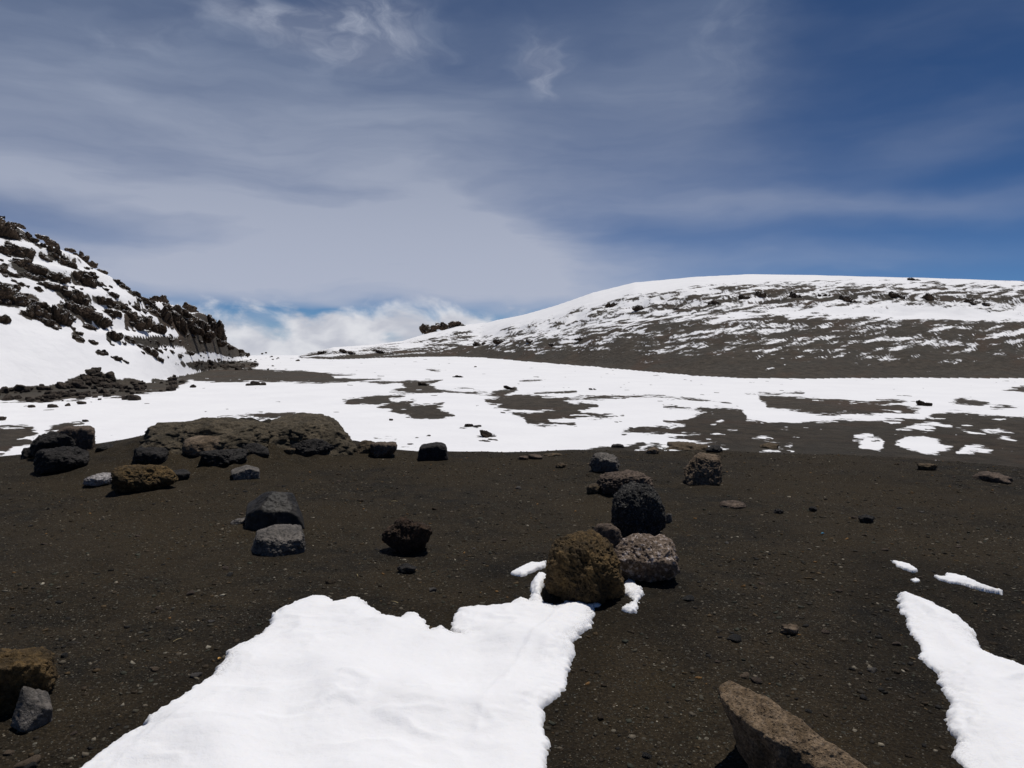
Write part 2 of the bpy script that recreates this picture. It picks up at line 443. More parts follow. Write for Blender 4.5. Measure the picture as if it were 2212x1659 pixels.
def build_terrain():
    fa = np.radians(np.concatenate([np.arange(-43, -31, 0.10), np.arange(-31, -18, 0.036), np.arange(-18, 43.01, 0.125)]))     # closer where the ridge runs away from the brow
    ba = np.radians(np.concatenate([np.arange(46, 180, 4.0), np.arange(-180, -44, 4.0)]))
    aa = np.concatenate([fa, ba])
    rr = np.concatenate([[0.01, 0.35, 0.7, 1.05], np.geomspace(1.4, 14.5, 190), np.geomspace(14.8, 92, 70), np.geomspace(92.8, 700, 390), np.geomspace(720, 2600, 28)])
    A, Rr = np.meshgrid(aa, rr, indexing='ij')
    X, Y = (np.sin(A) * Rr).ravel(), (np.cos(A) * Rr).ravel()
    Z, reg, info = H(X, Y, True)
    n, m = len(aa), len(rr)
    r, a, t, tr = info['r'], info['a'], info['t'], info['tr']
    S = np.full(len(X), -6.0)                       # snow field: > 0 is snow
    # crater floor
    i = np.nonzero((reg == 1) | ((reg > 1) & (r < 760)))[0]
    P = pol_metric(a[i], r[i])
    s = np.full(len(i), 8.0)
    def near(PP, q, pad=9.0):
        lo, hi = q.min(0) - pad, q.max(0) + pad
        return np.nonzero((PP[:, 0] > lo[0]) & (PP[:, 0] < hi[0]) & (PP[:, 1] > lo[1]) & (PP[:, 1] < hi[1]))[0]
    for p in BARE:
        q = pol_poly(p); j = near(P, q)
        s[j] = np.minimum(s[j], -polysdf(P[j], q))
    for p in WHITE:
        q = pol_poly(p); j = near(P, q)
        s[j] = np.maximum(s[j], polysdf(P[j], q))
    x, y, z = X[i], Y[i], Z[i]
    rag = fbm(x * 0.10, y * 0.10, 5.0, 4, 0.6)
    fine = fbm(x * 0.45, y * 0.45, 15.0, 3, 0.6)
    fine = fine * (1 - 0.85 * sst(170, 300, r[i]))
    s = s + 2.1 * rag + 1.2 * fine
    # specks of bare ground / snow crumbs
    sp = fbm(x * 0.16, y * 0.16, 31.0, 4, 0.6)
    s = np.where(sp > 0.86, s - 10 * (sp - 0.86) * 8, s)
    s = np.where((s < 0) & (sp < -0.62), s + (-sp - 0.62) * 22, s)
    # left ridge: snow with scree between
    il = reg[i] == 2
    tl = np.clip(t[i], -1, 2)
    sl = 3.6 + 2.6 * fbm(x * 0.05, y * 0.05, z * 0.16, 4, 0.65) - 1.1 * sst(0.35, 0.7, tl) + 1.2 * fine
    sl = np.where(tl < 0.5, np.maximum(sl, 4.2 + 1.2 * fine + 5.5 * np.minimum(rag + 0.7, 0)), sl)
    s = np.where(il, sl, s)
    zg = Z.reshape(n, m)
    xg, yg = X.reshape(n, m), Y.reshape(n, m)
    dzr = np.gradient(zg, axis=1) / np.maximum(np.gradient(rr)[None, :], 1e-6)
    dza = np.gradient(zg, axis=0) / np.maximum(np.gradient(np.unwrap(aa))[:, None] * rr[None, :], 1e-6)
    slope = np.hypot(dzr, dza).ravel()[i]
    sl = sl - 7.0 * sst(1.4, 2.0, slope + 0.4 * rag) * sst(0.22, 0.42, tl)        # snow does not hold on the steep faces
    s = np.where(il, sl, s)
    # right hill
    ir = reg[i] == 3
    tt = np.clip(tr[i], 0, 1.2)
    ad = a[i]
    KA = [az_of(600), az_of(900), az_of(1150), az_of(1400), az_of(1700), az_of(2000), az_of(2300)]
    KT = [0.0, 0.06, 0.14, 0.24, 0.33, 0.385, 0.44, 0.50, 0.58, 0.68, 0.76, 0.86, 1.2]
    TAB = np.array([
        [-.9, -.6, -.35, -.2, -.1, 0.0, 0.0, 0.0, 0.0, 0.1, 0.2, 0.3, 0.5],
        [-2., -1.3, -.7, -.35, -.2, -.1, 0.0, -.1, 0.0, 0.2, 0.4, 0.7, 1.2],
        [-2., -1.5, -.6, -.25, 0.0, 0.1, 0.2, 0.3, 0.5, 0.8, 1.2, 1.8, 2.2],
        [-2., -1.4, -.55, -.32, -.12, 0.0, 0.1, -.05, -.05, 0.4, 1.2, 2.0, 2.6],
        [-2., -1.2, -.55, -.42, -.30, 0.45, 0.5, -.2, -.32, -.25, 0.3, 1.2, 2.6],
        [-2., -1.2, -.6, -.42, -.38, 0.2, 1.4, 0.3, -.25, -.2, 0.0, 0.5, 1.4],
        [-2., -1.2, -.65, -.38, -.2, 0.1, 1.2, 0.5, -.2, -.15, 0.0, 0.2, 0.7]])
    bt = np.stack([np.interp(tt, KT, TAB[k]) for k in range(len(KA))], 0)
    fk = np.interp(ad, KA, np.arange(len(KA)))
    k0 = np.clip(np.floor(fk).astype(int), 0, len(KA) - 2)
    ff = fk - k0
    j = np.arange(len(ad))
    bias = bt[k0, j] * (1 - ff) + bt[k0 + 1, j] * ff
    along = x * 0.95 - y * 0.3
    zt = z - 0.055 * along
    streak = fbm(along * 0.045, zt * 0.50, 3.0 + y * 0.004, 5, 0.66)
    streak2 = fbm(along * 0.10, (z - 0.26 * along) * 0.8, 9.0 + y * 0.01, 4, 0.66)
    lump = info['rough2'][i]
    craggy = np.exp(-((tt - 0.57) / 0.12) ** 2)
    sr = 1.9 * (bias + 0.10 + 0.80 * streak + 0.80 * streak2 - 0.55 * craggy * lump)
    sr = np.where(tr[i] < 0.03, np.minimum(sr, s), sr)
    s = np.where(ir, sr, s)
    s = np.where(reg[i] == 0, -6, s)
    S[i] = s
    # rubble bands are bare
    for p in RUBBLE:
        D = np.stack([a[i] * 740.0, (z - EYE) / r[i] * 740.0], 1)     # as directions seen from the brow
        q = np.array([(az_of(*c) * 740.0, tan_el(*c) * 740.0) for c in p])
        j = near(D, q, 8)
        j = j[(r[i][j] < 620) & (reg[i][j] != 3)]
        S[i[j]] = np.minimum(S[i[j]], -(polysdf(D[j], q) + 3.0 * rag[j] + 1.2 * fine[j]))
    S[r > 760] = 3.0
    far = (reg == 0) & (r > info['rb'] + 3)
    S[far] = -4.0
    return X, Y, Z, S, reg, info, n, m, aa, rr


X, Y, Z, S, reg, info, NA, NR, aa, rr = build_terrain()
OUTCROPS_DARK = []         # filled below, before the terrain meshes are made


def mesh_np(name, V, Fq, smooth=True):
    me = bpy.data.meshes.new(name)
    V = np.asarray(V, np.float32); Fq = np.asarray(Fq, np.int32)
    k = Fq.shape[1]
    me.vertices.add(len(V)); me.vertices.foreach_set('co', V.ravel())
    me.loops.add(Fq.size); me.loops.foreach_set('vertex_index', Fq.ravel())
    me.polygons.add(len(Fq))
    me.polygons.foreach_set('loop_start', np.arange(0, Fq.size, k, dtype=np.int32))
    try:
        me.polygons.foreach_set('loop_total', np.full(len(Fq), k, np.int32))
    except Exception:
        pass
    if smooth:
        me.polygons.foreach_set('use_smooth', np.ones(len(Fq), bool))
    me.update()
    me.validate()
    return me


def link(name, me, mat=None, parent=None):
    o = bpy.data.objects.new(name, me)
    C.objects.link(o)
    if mat is not None and len(me.materials) == 0:
        me.materials.append(mat)
    o.parent = parent
    return o


def tag(o, label, cat, group=None):
    o['label'] = label; o['category'] = cat
    if group: o['group'] = group
    return o


# ------------------------------------------------------------------ materials
def new_mat(name):
    m = bpy.data.materials.new(name)
    m.use_nodes = True
    return m, NT(m.node_tree)


def finish(t, col, rough, nrm, spec=0.3, sheen=None):
    b = t.n('ShaderNodeBsdfPrincipled')
    t.set(b.inputs['Base Color'], col)
    t.set(b.inputs['Roughness'], rough)
    t.set(b.inputs['Specular IOR Level'], spec)
    if nrm is not None: t.set(b.inputs['Normal'], nrm)
    o = t.n('ShaderNodeOutputMaterial')
    t.t.links.new(b.outputs[0], o.inputs[0])


SNOW = (0.85, 0.845, 0.85)


def terrain_mat():
    m, t = new_mat('snow_and_ash')
    pos = t.n('ShaderNodeNewGeometry').outputs['Position']
    at = t.n('ShaderNodeAttribute', attribute_name='snow').outputs['Fac']
    n1 = t.noise(pos, 0.9, 6, 0.65)
    n2 = t.noise(pos, 0.03, 4, 0.6)
    n3 = t.noise(t.vec('MULTIPLY', pos, (1, 1, 2.5)), 0.35, 7, 0.7)
    s = t.math('ADD', at, t.math('MULTIPLY_ADD', n1, 4.0, -2.0))
    mask = t.mr(s, -0.35, 0.55)
    dirt = t.mix(t.mr(n3, 0.3, 0.7), (0.040, 0.034, 0.027), (0.088, 0.073, 0.056))
    dirt = t.mix(t.mr(n2, 0.4, 0.65), dirt, t.mix(0.5, dirt, (0.064, 0.060, 0.052)))
    dirt = t.mix(t.mr(t.noise(pos, 2.3, 3, 0.6), 0.58, 0.75, 0, 0.5), dirt, (0.10, 0.070, 0.048))
    dirt = t.mix(t.mr(t.noise(pos, 0.045, 4, 0.6), 0.52, 0.68, 0, 0.6), dirt, (0.082, 0.054, 0.038))
    damp = t.n('ShaderNodeAttribute', attribute_name='wet').outputs['Fac']
    dirt = t.mix(t.math('MULTIPLY', damp, 0.6), dirt, t.vec('MULTIPLY', dirt, (0.40, 0.36, 0.29)))
    snow = t.mix(t.mr(t.noise(pos, 0.08, 3, 0.5), 0.3, 0.7), (0.815, 0.81, 0.82), SNOW)
    col = t.mix(mask, dirt, snow)
    bh = t.math('MULTIPLY', n3, t.math('SUBTRACT', 1.15, mask))
    nrm = t.bump(bh, 0.9, 1.2)
    nrm = t.bump(mask, 0.5, 0.35, nrm)
    nrm = t.bump(t.noise(t.vec('MULTIPLY', pos, (0.5, 1.0, 1.0)), 0.16, 5, 0.55), 0.4, 1.6, nrm)
    finish(t, col, t.mr(mask, 0, 1, 0.95, 0.7), nrm, 0.2)
    return m


def gravel_mat():
    m, t = new_mat('ash_gravel')
    pos = t.n('ShaderNodeNewGeometry').outputs['Position']
    big = t.noise(pos, 0.42, 5, 0.62)
    mid = t.noise(pos, 4.0, 5, 0.65)
    fine = t.noise(pos, 60.0, 5, 0.7)
    base = t.mix(t.mr(big, 0.38, 0.62), (0.0125, 0.0105, 0.0076), (0.035, 0.0250, 0.0125))
    base = t.mix(t.mr(mid, 0.35, 0.7), base, (0.034, 0.0255, 0.0150))
    base = t.mix(t.mr(fine, 0.35, 0.65, 0, 0.75), t.vec('SCALE', base, 0.5), t.vec('SCALE', base, 1.35))
    # grains of every colour
    hts = []
    col = base
    for sc_, thr, amt in ((150, 0.60, .85), (75, 0.72, .85), (36, 0.90, .7)):
        nd = t.n('ShaderNodeTexVoronoi', feature='F1')
        t.set(nd.inputs['Vector'], pos); nd.inputs['Scale'].default_value = sc_
        cell = nd.outputs['Color']; dist = nd.outputs['Distance']
        sp = t.n('ShaderNodeSeparateColor'); t.set(sp.inputs[0], cell)
        on = t.math('MULTIPLY', t.mr(sp.outputs[0], thr, thr + .02), t.mr(dist, 0.32, 0.42, 1, 0))
        cr = t.n('ShaderNodeValToRGB')
        t.set(cr.inputs[0], sp.outputs[1])
        els = cr.color_ramp.elements
        els[0].position = 0; els[0].color = (0.008, 0.007, 0.006, 1)
        els[1].position = 1; els[1].color = (0.24, 0.22, 0.18, 1)
        for p, c_ in ((.35, (0.03, 0.026, 0.022, 1)), (.55, (0.055, 0.056, 0.046, 1)), (.75, (0.075, 0.055, 0.035, 1)), (.9, (0.085, 0.088, 0.082, 1))):
            e = els.new(p); e.color = c_
        col = t.mix(t.math('MULTIPLY', on, amt), col, cr.outputs[0])
        hts.append(t.math('MULTIPLY', t.mr(dist, 0.0, 0.5, 1, 0), 30.0 / sc_))
    wet = t.n('ShaderNodeAttribute', attribute_name='wet').outputs['Fac']
    col = t.mix(t.math('MULTIPLY', wet, 0.55), col, t.vec('SCALE', col, 0.35))
    hh = t.math('ADD', t.math('ADD', hts[0], hts[1]), t.math('ADD', hts[2], t.math('MULTIPLY', fine, 0.7)))
    nrm = t.bump(hh, 0.8, 0.012)
    nrm = t.bump(mid, 0.35, 0.05, nrm)
    col = t.vec('MULTIPLY', col, (0.99, 0.965, 0.90))
    finish(t, col, 0.95, nrm, 0.14)
    return m


def snow_mat():
    m, t = new_mat('old_snow')
    pos = t.n('ShaderNodeNewGeometry').outputs['Position']
    g = t.noise(pos, 110, 4, 0.7)
    l = t.noise(t.vec('MULTIPLY', pos, (1, 1.6, 1)), 7, 5, 0.6)
    d = t.noise(pos, 3.2, 4, 0.6)
    grit = t.math('MULTIPLY', t.mr(t.voro(pos, 60), 0.0, 0.10, 1, 0), t.mr(t.noise(pos, 5, 3, .6), 0.55, 0.72))
    col = t.mix(t.mr(d, 0.5, 0.8, 0, 0.4), (0.85, 0.845, 0.85), (0.80, 0.785, 0.78))
    edge = t.n('ShaderNodeAttribute', attribute_name='thin').outputs['Fac']
    col = t.mix(t.math('MULTIPLY', edge, t.mr(g, 0.45, 0.65, 0, 0.85)), col, (0.10, 0.09, 0.08))
    col = t.mix(t.math('MULTIPLY', grit, 0.5), col, (0.2, 0.18, 0.16))
    nrm = t.bump(l, 0.30, 0.03)
    nrm = t.bump(g, 0.32, 0.006, nrm)
    b = t.n('ShaderNodeBsdfPrincipled')
    t.set(b.inputs['Base Color'], col)
    b.inputs['Roughness'].default_value = 0.6
    b.inputs['Specular IOR Level'].default_value = 0.25
    b.inputs['Subsurface Weight'].default_value = 0.25
    b.inputs['Subsurface Radius'].default_value = (0.02, 0.022, 0.026)
    b.inputs['Subsurface Scale'].default_value = 0.6
    t.set(b.inputs['Normal'], nrm)
    o = t.n('ShaderNodeOutputMaterial')
    t.t.links.new(b.outputs[0], o.inputs[0])
    return m


def rock_mat(name, c1, c2, c3=None, speck=0.0, scale=10.0, rough=0.85, bump=0.7, bd=0.02, snow=False, pits=0.5, spec=0.3, sscale=5.0):
    m, t = new_mat(name)
    pos = t.n('ShaderNodeTexCoord').outputs['Object']
    geo = t.n('ShaderNodeNewGeometry')
    n1 = t.noise(pos, scale * 0.35, 5, 0.65)
    n2 = t.noise(pos, scale * 2.2, 6, 0.7)
    n3 = t.noise(pos, scale * 6.5, 4, 0.7)
    col = t.mix(t.mr(n1, 0.35, 0.65), c1, c2)
    col = t.mix(t.mr(n2, 0.3, 0.7, 0, 0.8), t.vec('SCALE', col, 0.40), t.vec('SCALE', col, 1.70))
    v = t.voro(t.vec('ADD', pos, t.vec('SCALE', t.noise(pos, scale, 2, .5, col=True), 0.5 / scale)), scale * 2.4)
    pit = t.mr(v, 0.08, 0.36, 1, 0)
    col = t.mix(t.math('MULTIPLY', pit, 0.6 * pits), col, t.vec('SCALE', col, 0.3))
    if c3 is not None:
        on = t.math('MULTIPLY', t.mr(t.noise(pos, scale * sscale, 4, 0.75), 0.52, 0.66), t.mr(n1, 0.25, 0.6, 0.35, 1))
        col = t.mix(t.math('MULTIPLY', on, speck), col, c3)
    hh = t.math('ADD', t.math('MULTIPLY', n2, 1.0), t.math('ADD', t.math('MULTIPLY', n3, 0.4), t.math('MULTIPLY', pit, -0.6 * pits)))
    nrm = t.bump(hh, bump, bd)
    r_ = rough
    if snow:
        sp = t.n('ShaderNodeSeparateXYZ'); t.set(sp.inputs[0], geo.outputs['Normal'])
        wn = t.noise(geo.outputs['Position'], 0.55, 5, 0.65)
        mk = t.mr(t.math('ADD', sp.outputs[2], t.math('MULTIPLY_ADD', wn, 0.9, -0.45)), 0.80, 0.88)
        col = t.mix(mk, col, SNOW)
        nrm = t.bump(mk, 0.4, 0.2, nrm)
    finish(t, col, r_, nrm, spec)
    return m


M_terr, M_grav, M_snow = terrain_mat(), gravel_mat(), snow_mat()
M = dict(
    black=rock_mat('black_lava', (0.016, 0.014, 0.013), (0.034, 0.030, 0.027), (0.14, 0.13, 0.12), 0.45, 16, 0.75, 0.9, 0.03, spec=0.2),
    speckled=rock_mat('speckled_black_lava', (0.020, 0.019, 0.018), (0.050, 0.046, 0.040), (0.30, 0.28, 0.25), 0.7, 14, 0.75, 1.0, 0.035, spec=0.25),
    smooth=rock_mat('smooth_black_lava', (0.014, 0.012, 0.010), (0.026, 0.022, 0.017), (0.06, 0.05, 0.04), 0.2, 8, 0.62, 0.35, 0.012, pits=0.1, spec=0.3),
    ochre=rock_mat('ochre_lava', (0.060, 0.040, 0.018), (0.150, 0.094, 0.036), (0.20, 0.145, 0.075), 0.35, 14, 0.92, 1.0, 0.03),
    tan=rock_mat('tan_tuff', (0.085, 0.058, 0.034), (0.17, 0.125, 0.085), (0.24, 0.20, 0.16), 0.35, 12, 0.92, 0.8, 0.02),
    pink=rock_mat('pinkish_lava', (0.14, 0.098, 0.068), (0.25, 0.185, 0.135), (0.52, 0.47, 0.46), 0.95, 16, 0.85, 1.0, 0.02, sscale=2.2),
    mauve=rock_mat('mauve_brown_lava', (0.070, 0.050, 0.037), (0.130, 0.094, 0.070), (0.22, 0.17, 0.13), 0.5, 16, 0.9, 0.9, 0.02),
    clinker=rock_mat('dark_brown_clinker', (0.045, 0.027, 0.017), (0.120, 0.070, 0.040), (0.20, 0.16, 0.12), 0.5, 20, 0.8, 1.2, 0.04, pits=1.0),
    grey=rock_mat('grey_lava', (0.062, 0.053, 0.044), (0.135, 0.116, 0.098), (0.27, 0.245, 0.22), 0.5, 14, 0.7, 0.9, 0.02, spec=0.45),
    pale=rock_mat('pale_rock', (0.22, 0.20, 0.19), (0.42, 0.39, 0.38), (0.62, 0.60, 0.60), 0.6, 16, 0.8, 0.9, 0.02),
    brown=rock_mat('brown_lava', (0.055, 0.039, 0.023), (0.115, 0.082, 0.048), (0.13, 0.105, 0.075), 0.3, 10, 0.92, 1.0, 0.03),
    mound=rock_mat('weathered_brown_bedrock', (0.060, 0.048, 0.030), (0.120, 0.094, 0.060), (0.17, 0.14, 0.095), 0.5, 15, 0.95, 1.0, 0.035),
    crag=rock_mat('crag_lava', (0.038, 0.030, 0.024), (0.098, 0.068, 0.046), (0.09, 0.07, 0.05), 0.3, 0.5, 0.95, 1.0, 0.9, snow=True, spec=0.15),
    rubble=rock_mat('rubble_lava', (0.036, 0.030, 0.025), (0.080, 0.062, 0.048), (0.09, 0.075, 0.06), 0.3, 1.2, 0.95, 0.9, 0.25, snow=False, spec=0.15),
    slab=rock_mat('pitted_tan_slab', (0.115, 0.076, 0.040), (0.235, 0.165, 0.102), (0.34, 0.27, 0.20), 0.5, 34, 0.92, 1.0, 0.012, pits=1.0, sscale=2.5),
    cragbare=rock_mat('bare_crag_lava', (0.020, 0.016, 0.013), (0.052, 0.038, 0.027), (0.09, 0.07, 0.05), 0.3, 0.5, 0.95, 1.0, 0.9, spec=0.15),
)

# ------------------------------------------------------------------ rocks
_ico = {}


def ico(level):
    if level not in _ico:
        import bmesh
        bm = bmesh.new()
        bmesh.ops.create_icosphere(bm, subdivisions=level, radius=1.0)
        V = np.array([v.co[:] for v in bm.verts])
        Fc = np.array([[v.index for v in f.verts] for f in bm.faces])
        bm.free()
        _ico[level] = (V, Fc)
    return _ico[level]


def rock_mesh(name, half, seed, level=6, planes=None, nplanes=14, sharp=10, n1=0.12, n2=0.05, n3=0.02, pit=0.0, bottom=0.8, lumps=0.0):
    """star-shaped stone: a rounded cut polyhedron roughened by noise, fitted to its half sizes"""
    D, Fc = ico(level)
    rg = np.random.default_rng(seed)
    P = []
    if planes is None:
        q = rg.normal(size=(nplanes, 3)); q /= np.linalg.norm(q, axis=1)[:, None]
        P = [(v, rg.uniform(0.78, 1.05)) for v in q]
        P += [(np.array(v, float), 1.0) for v in ((1, 0, 0), (-1, 0, 0), (0, 1, 0), (0, -1, 0), (0, 0, 1))]
    else:
        for v, o in planes:
            v = np.array(v, float); P.append((v / np.linalg.norm(v), o))
    P.append((np.array((0, 0, -1.0)), bottom))
    acc = np.zeros(len(D))
    for v, o in P:
        acc += np.maximum(D @ v, 0) ** sharp / o ** sharp
    r = (acc + 1e-9) ** (-1.0 / sharp)
    r = np.minimum(r, 1.8)
    V = D * r[:, None]
    iso = np.asarray(half, float) / np.mean(half)
    so = seed * 3.17
    q = V * iso * 1.3 + so
    dsp = n1 * fbm(q[:, 0], q[:, 1], q[:, 2], 2)
    q = V * iso * 4.2 + so
    dsp = dsp + n2 * fbm(q[:, 0], q[:, 1], q[:, 2], 3, 0.6)
    q = V * iso * 13.0 + so
    f3 = fbm(q[:, 0], q[:, 1], q[:, 2], 3, 0.65)
    dsp = dsp + 0.55 * n3 * f3
    if pit:
        q = V * iso * 6.5 - so
        dsp = dsp - pit * np.maximum(0.35 - np.abs(fbm(q[:, 0], q[:, 1], q[:, 2], 2)), 0) * 2
    if lumps:
        q = V * iso * 2.4 + 2 * so
        dsp = dsp + lumps * np.abs(fbm(q[:, 0], q[:, 1], q[:, 2], 2))
    V = V + D * dsp[:, None]
    lo, hi = V.min(0), V.max(0)
    V = (V - (lo + hi) / 2) / ((hi - lo) / 2) * np.asarray(half)
    return mesh_np(name, V, Fc)


def settle(u0, u1, v0, v1, depth=0.85, sink=0.82):
    """place a stone by its outline: returns centre, half sizes, yaw"""
    um, vm = (u0 + u1) / 2, (v0 + v1) / 2
    d = ray(um, vm)
    hd = math.hypot(d[0], d[1])
    de = math.asin(-d[2])
    hh, dist = 0.2, 6.0
    for _ in range(6):
        p, rr_ = hit(um, vm, lift=hh * sink)
        dist = rr_ / hd
        k = PX / FPX * dist
        hw = (u1 - u0) / 2 * k
        ev = (v1 - v0) / 2 * k
        dp = hw * depth
        q = ev ** 2 - (dp * math.sin(de)) ** 2
        if q < (0.45 * ev) ** 2:
            dp = math.sqrt(max(ev ** 2 - (0.45 * ev) ** 2, 1e-6)) / max(math.sin(de), 0.02)
            dp = min(dp, hw * depth)
            q = (0.45 * ev) ** 2
        hh = math.sqrt(q) / math.cos(de)
    c = np.array([d[0] / hd * rr_, d[1] / hd * rr_, EYE + d[2] / hd * rr_])
    return c, (hw, dp, hh), -math.atan2(d[0], d[1])


ROCK_SPOTS = []


def stone(name, box, mat, label, cat='boulder', group=None, seed=1, yaw=0.0, roll=0.0, depth=0.85, sink=0.82, level=6, **kw):
    if box[1] - box[0] < 72: level = min(level, 5)
    c, half, rz = settle(*box, depth=depth, sink=sink)
    me = rock_mesh(name, half, seed, level, **kw)
    o = link(name, me, M[mat])
    o.location = c
    o.rotation_euler = (0, roll, rz + yaw)
    tag(o, label, cat, group)
    ROCK_SPOTS.append((c[0], c[1], half))
    return o


def rel(*p):
    return list(p)


# near boulders, by their outlines in the photograph
stone('boulder', (1321, 1438, 1045, 1166), 'speckled', 'large black speckled lava boulder, tallest of the cluster right of centre', seed=3, sharp=9, n1=0.07, n2=0.07, n3=0.035, pit=0.04, sink=0.9, level=7,
      planes=rel(((1, 0, .1), .98), ((-1, 0, 0), .95), ((0, -1, .25), .95), ((0, 1, .1), 1.), ((0, 0, 1), 1.), ((-.8, -.2, .9), .95), ((.8, .1, .9), 1.0), ((.7, -.7, 0), 1.05), ((-.7, -.6, -.2), 1.0), ((0, -.7, .8), 1.02), ((-.8, 0, -.8), .98), ((.7, 0, -.8), .95)))
stone('boulder', (1175, 1350, 1155, 1302), 'ochre', 'big rough ochre-brown lava boulder at the tip of the snow patch', seed=7, sharp=11, n1=0.07, n2=0.075, n3=0.03, pit=0.06, sink=0.85, level=7,
      planes=rel(((1, 0, .2), .95), ((-1, 0, .15), .96), ((0, -1, .2), .95), ((0, 1, 0), 1.), ((0, 0, 1), 1.), ((.75, 0, .75), .98), ((-.6, 0, .9), 1.05), ((.6, -.6, -.4), 1.0), ((-.6, -.6, -.5), 1.0), ((.2, -.7, .8), 1.02)))
stone('boulder', (1325, 1464, 1158, 1256), 'pink', 'pinkish white speckled boulder beside the big ochre one', seed=12, sharp=11, n1=0.07, n2=0.08, n3=0.06, pit=0.06, sink=0.88, level=6,
      planes=rel(((1, 0, .1), .97), ((-1, 0, 0), 1.), ((0, -.6, .8), .78), ((0, 1, .2), 1.), ((0, 0, 1), .9), ((0, -1, -.55), .80), ((.7, 0, -.7), .95), ((.7, -.2, .7), .98), ((-.7, 0, .8), .96)))
stone('boulder', (1276, 1345, 1130, 1196), 'mauve', 'small mauve-brown rounded boulder wedged behind the ochre boulder', seed=15, n1=0.1, n2=0.06, n3=0.03, level=6)
stone('boulder', (1286, 1412, 1012, 1070), 'mauve', 'low brown boulder with ochre front behind the tall black boulder', seed=21, n1=0.12, n2=0.10, n3=0.05, pit=0.08, depth=1.0)
stone('stone', (1267, 1298, 1044, 1069), 'brown', 'small brown knob at the left end of the low brown boulder', 'stone', seed=22, n1=0.15, level=4)
stone('boulder', (1273, 1339, 978, 1022), 'grey', 'silvery grey flat boulder, farthest of the cluster right of centre', seed=25, n1=0.14, n2=0.12, n3=0.05, pit=0.1)
stone('boulder', (1478, 1559, 983, 1048), 'tan', 'tan angular boulder standing alone on gravel right of the cluster', seed=31, sharp=16, n1=0.06, n2=0.08, n3=0.04, pit=0.05, sink=0.9,
      planes=rel(((1, -.1, .05), .92), ((-.8, 0, .55), .82), ((-.75, -.6, .55), .82), ((.25, -1, .35), .8), ((0, 1, 0), 1.), ((.15, -.1, 1), .95), ((-.9, 0, -.2), .95)))
stone('boulder', (535, 651, 1063, 1140), 'smooth', 'smooth faceted black boulder with glossy edges, left of centre', seed=41, sharp=30, n1=0.035, n2=0.03, n3=0.012, sink=0.9, level=6,
      planes=rel(((.95, 0, .25), .95), ((-.62, -.15, .75), .66), ((-1, 0, .1), 1.), ((.15, -.62, .75), .62), ((.1, -1, .1), .8), ((0, 1, .3), 1.), ((.12, .2, 1), .86), ((.75, -.3, .6), .80), ((-.7, -.7, .05), .86)))
stone('boulder', (547, 656, 1142, 1198), 'grey', 'flat grey slab below the smooth black boulder', seed=43, n1=0.07, n2=0.06, n3=0.03, pit=0.05, sharp=18, depth=0.85,
      planes=rel(((1, 0, .1), .95), ((-1, 0, .2), .95), ((0, -1, .2), .9), ((0, 1, 0), 1.), ((.22, -.3, 1), .62), ((-.5, 0, .9), .85), ((.5, -.8, 0), .9), ((-.7, -.6, 0), .95)))
stone('boulder', (827, 929, 1117, 1196), 'clinker', 'pitted dark brown clinker standing alone in the middle gravel', seed=47, n1=0.10, n2=0.085, n3=0.05, pit=0.10, sharp=9, sink=0.9, level=6, roll=0.2)
stone('boulder', (902, 968, 957, 993), 'black', 'black block on the brow against the snow, centre', seed=52, sharp=18, n1=0.07, n2=0.04, n3=0.02, sink=0.92,
      planes=rel(((1, 0, .1), .95), ((-1, 0, .15), .95), ((0, -1, .1), .9), ((0, 1, 0), 1.), ((-.25, 0, 1), .85), ((.5, 0, .9), 1.1)))
stone('boulder', (770, 818, 951, 981), 'brown', 'brown boulder at the right foot of the bedrock mound', seed=55, n1=0.1)
stone('boulder', (800, 858, 955, 989), 'mauve', 'pale brown boulder on the brow beside the bedrock mound', seed=58, n1=0.1, n2=0.07, pit=0.05)
stone('boulder', (630, 721, 948, 990), 'black', 'long black lava boulder in front of the bedrock dome', seed=61, n1=0.13, n2=0.09, n3=0.04, pit=0.06, depth=0.6)
stone('stone', (613, 642, 967, 991), 'brown', 'small brown stone at the left end of the long black boulder', 'stone', seed=62, level=4)
stone('boulder', (525, 579, 957, 996), 'black', 'black boulder with a grey face between mound and gravel', seed=64, sharp=14, n1=0.1, n2=0.06)
stone('boulder', (438, 531, 971, 1011), 'black', 'wide black lava boulder below the bedrock mound', seed=67, n1=0.12, n2=0.09, n3=0.04, pit=0.06, depth=0.7)
stone('stone', (502, 558, 1008, 1034), 'grey', 'small sharp stone with a white upper edge below black boulders', 'stone', seed=70, sharp=20, n1=0.05,
      planes=rel(((1, 0, 0), .95), ((-.45, -.1, 1), .5), ((0, -1, .1), .8), ((0, 1, 0), 1.), ((.5, 0, 1), .62), ((-1, 0, -.3), 1.)))
stone('boulder', (255, 371, 1003, 1058), 'ochre', 'brown rough boulder with dark underside, left of the mound', seed=73, n1=0.1, n2=0.08, n3=0.04, pit=0.05, depth=0.7, sink=0.9)
stone('boulder', (293, 359, 966, 1010), 'black', 'dark upright boulder just behind the brown rough boulder', seed=76, n1=0.14, n2=0.08, sharp=14)
stone('stone', (352, 406, 1017, 1036), 'black', 'low dark stone at the right end of the brown rough boulder', 'stone', seed=77, n1=0.15, n2=0.1, level=4)
stone('stone', (187, 241, 1024, 1048), 'pale', 'pitted whitish stone alone on the left gravel', 'stone', seed=80, n1=0.12, n2=0.12, n3=0.06, pit=0.12)
stone('boulder', (88, 179, 968, 1016), 'black', 'black lava boulder in front of the far left block', seed=83, n1=0.1, n2=0.07, n3=0.03, sink=0.9)
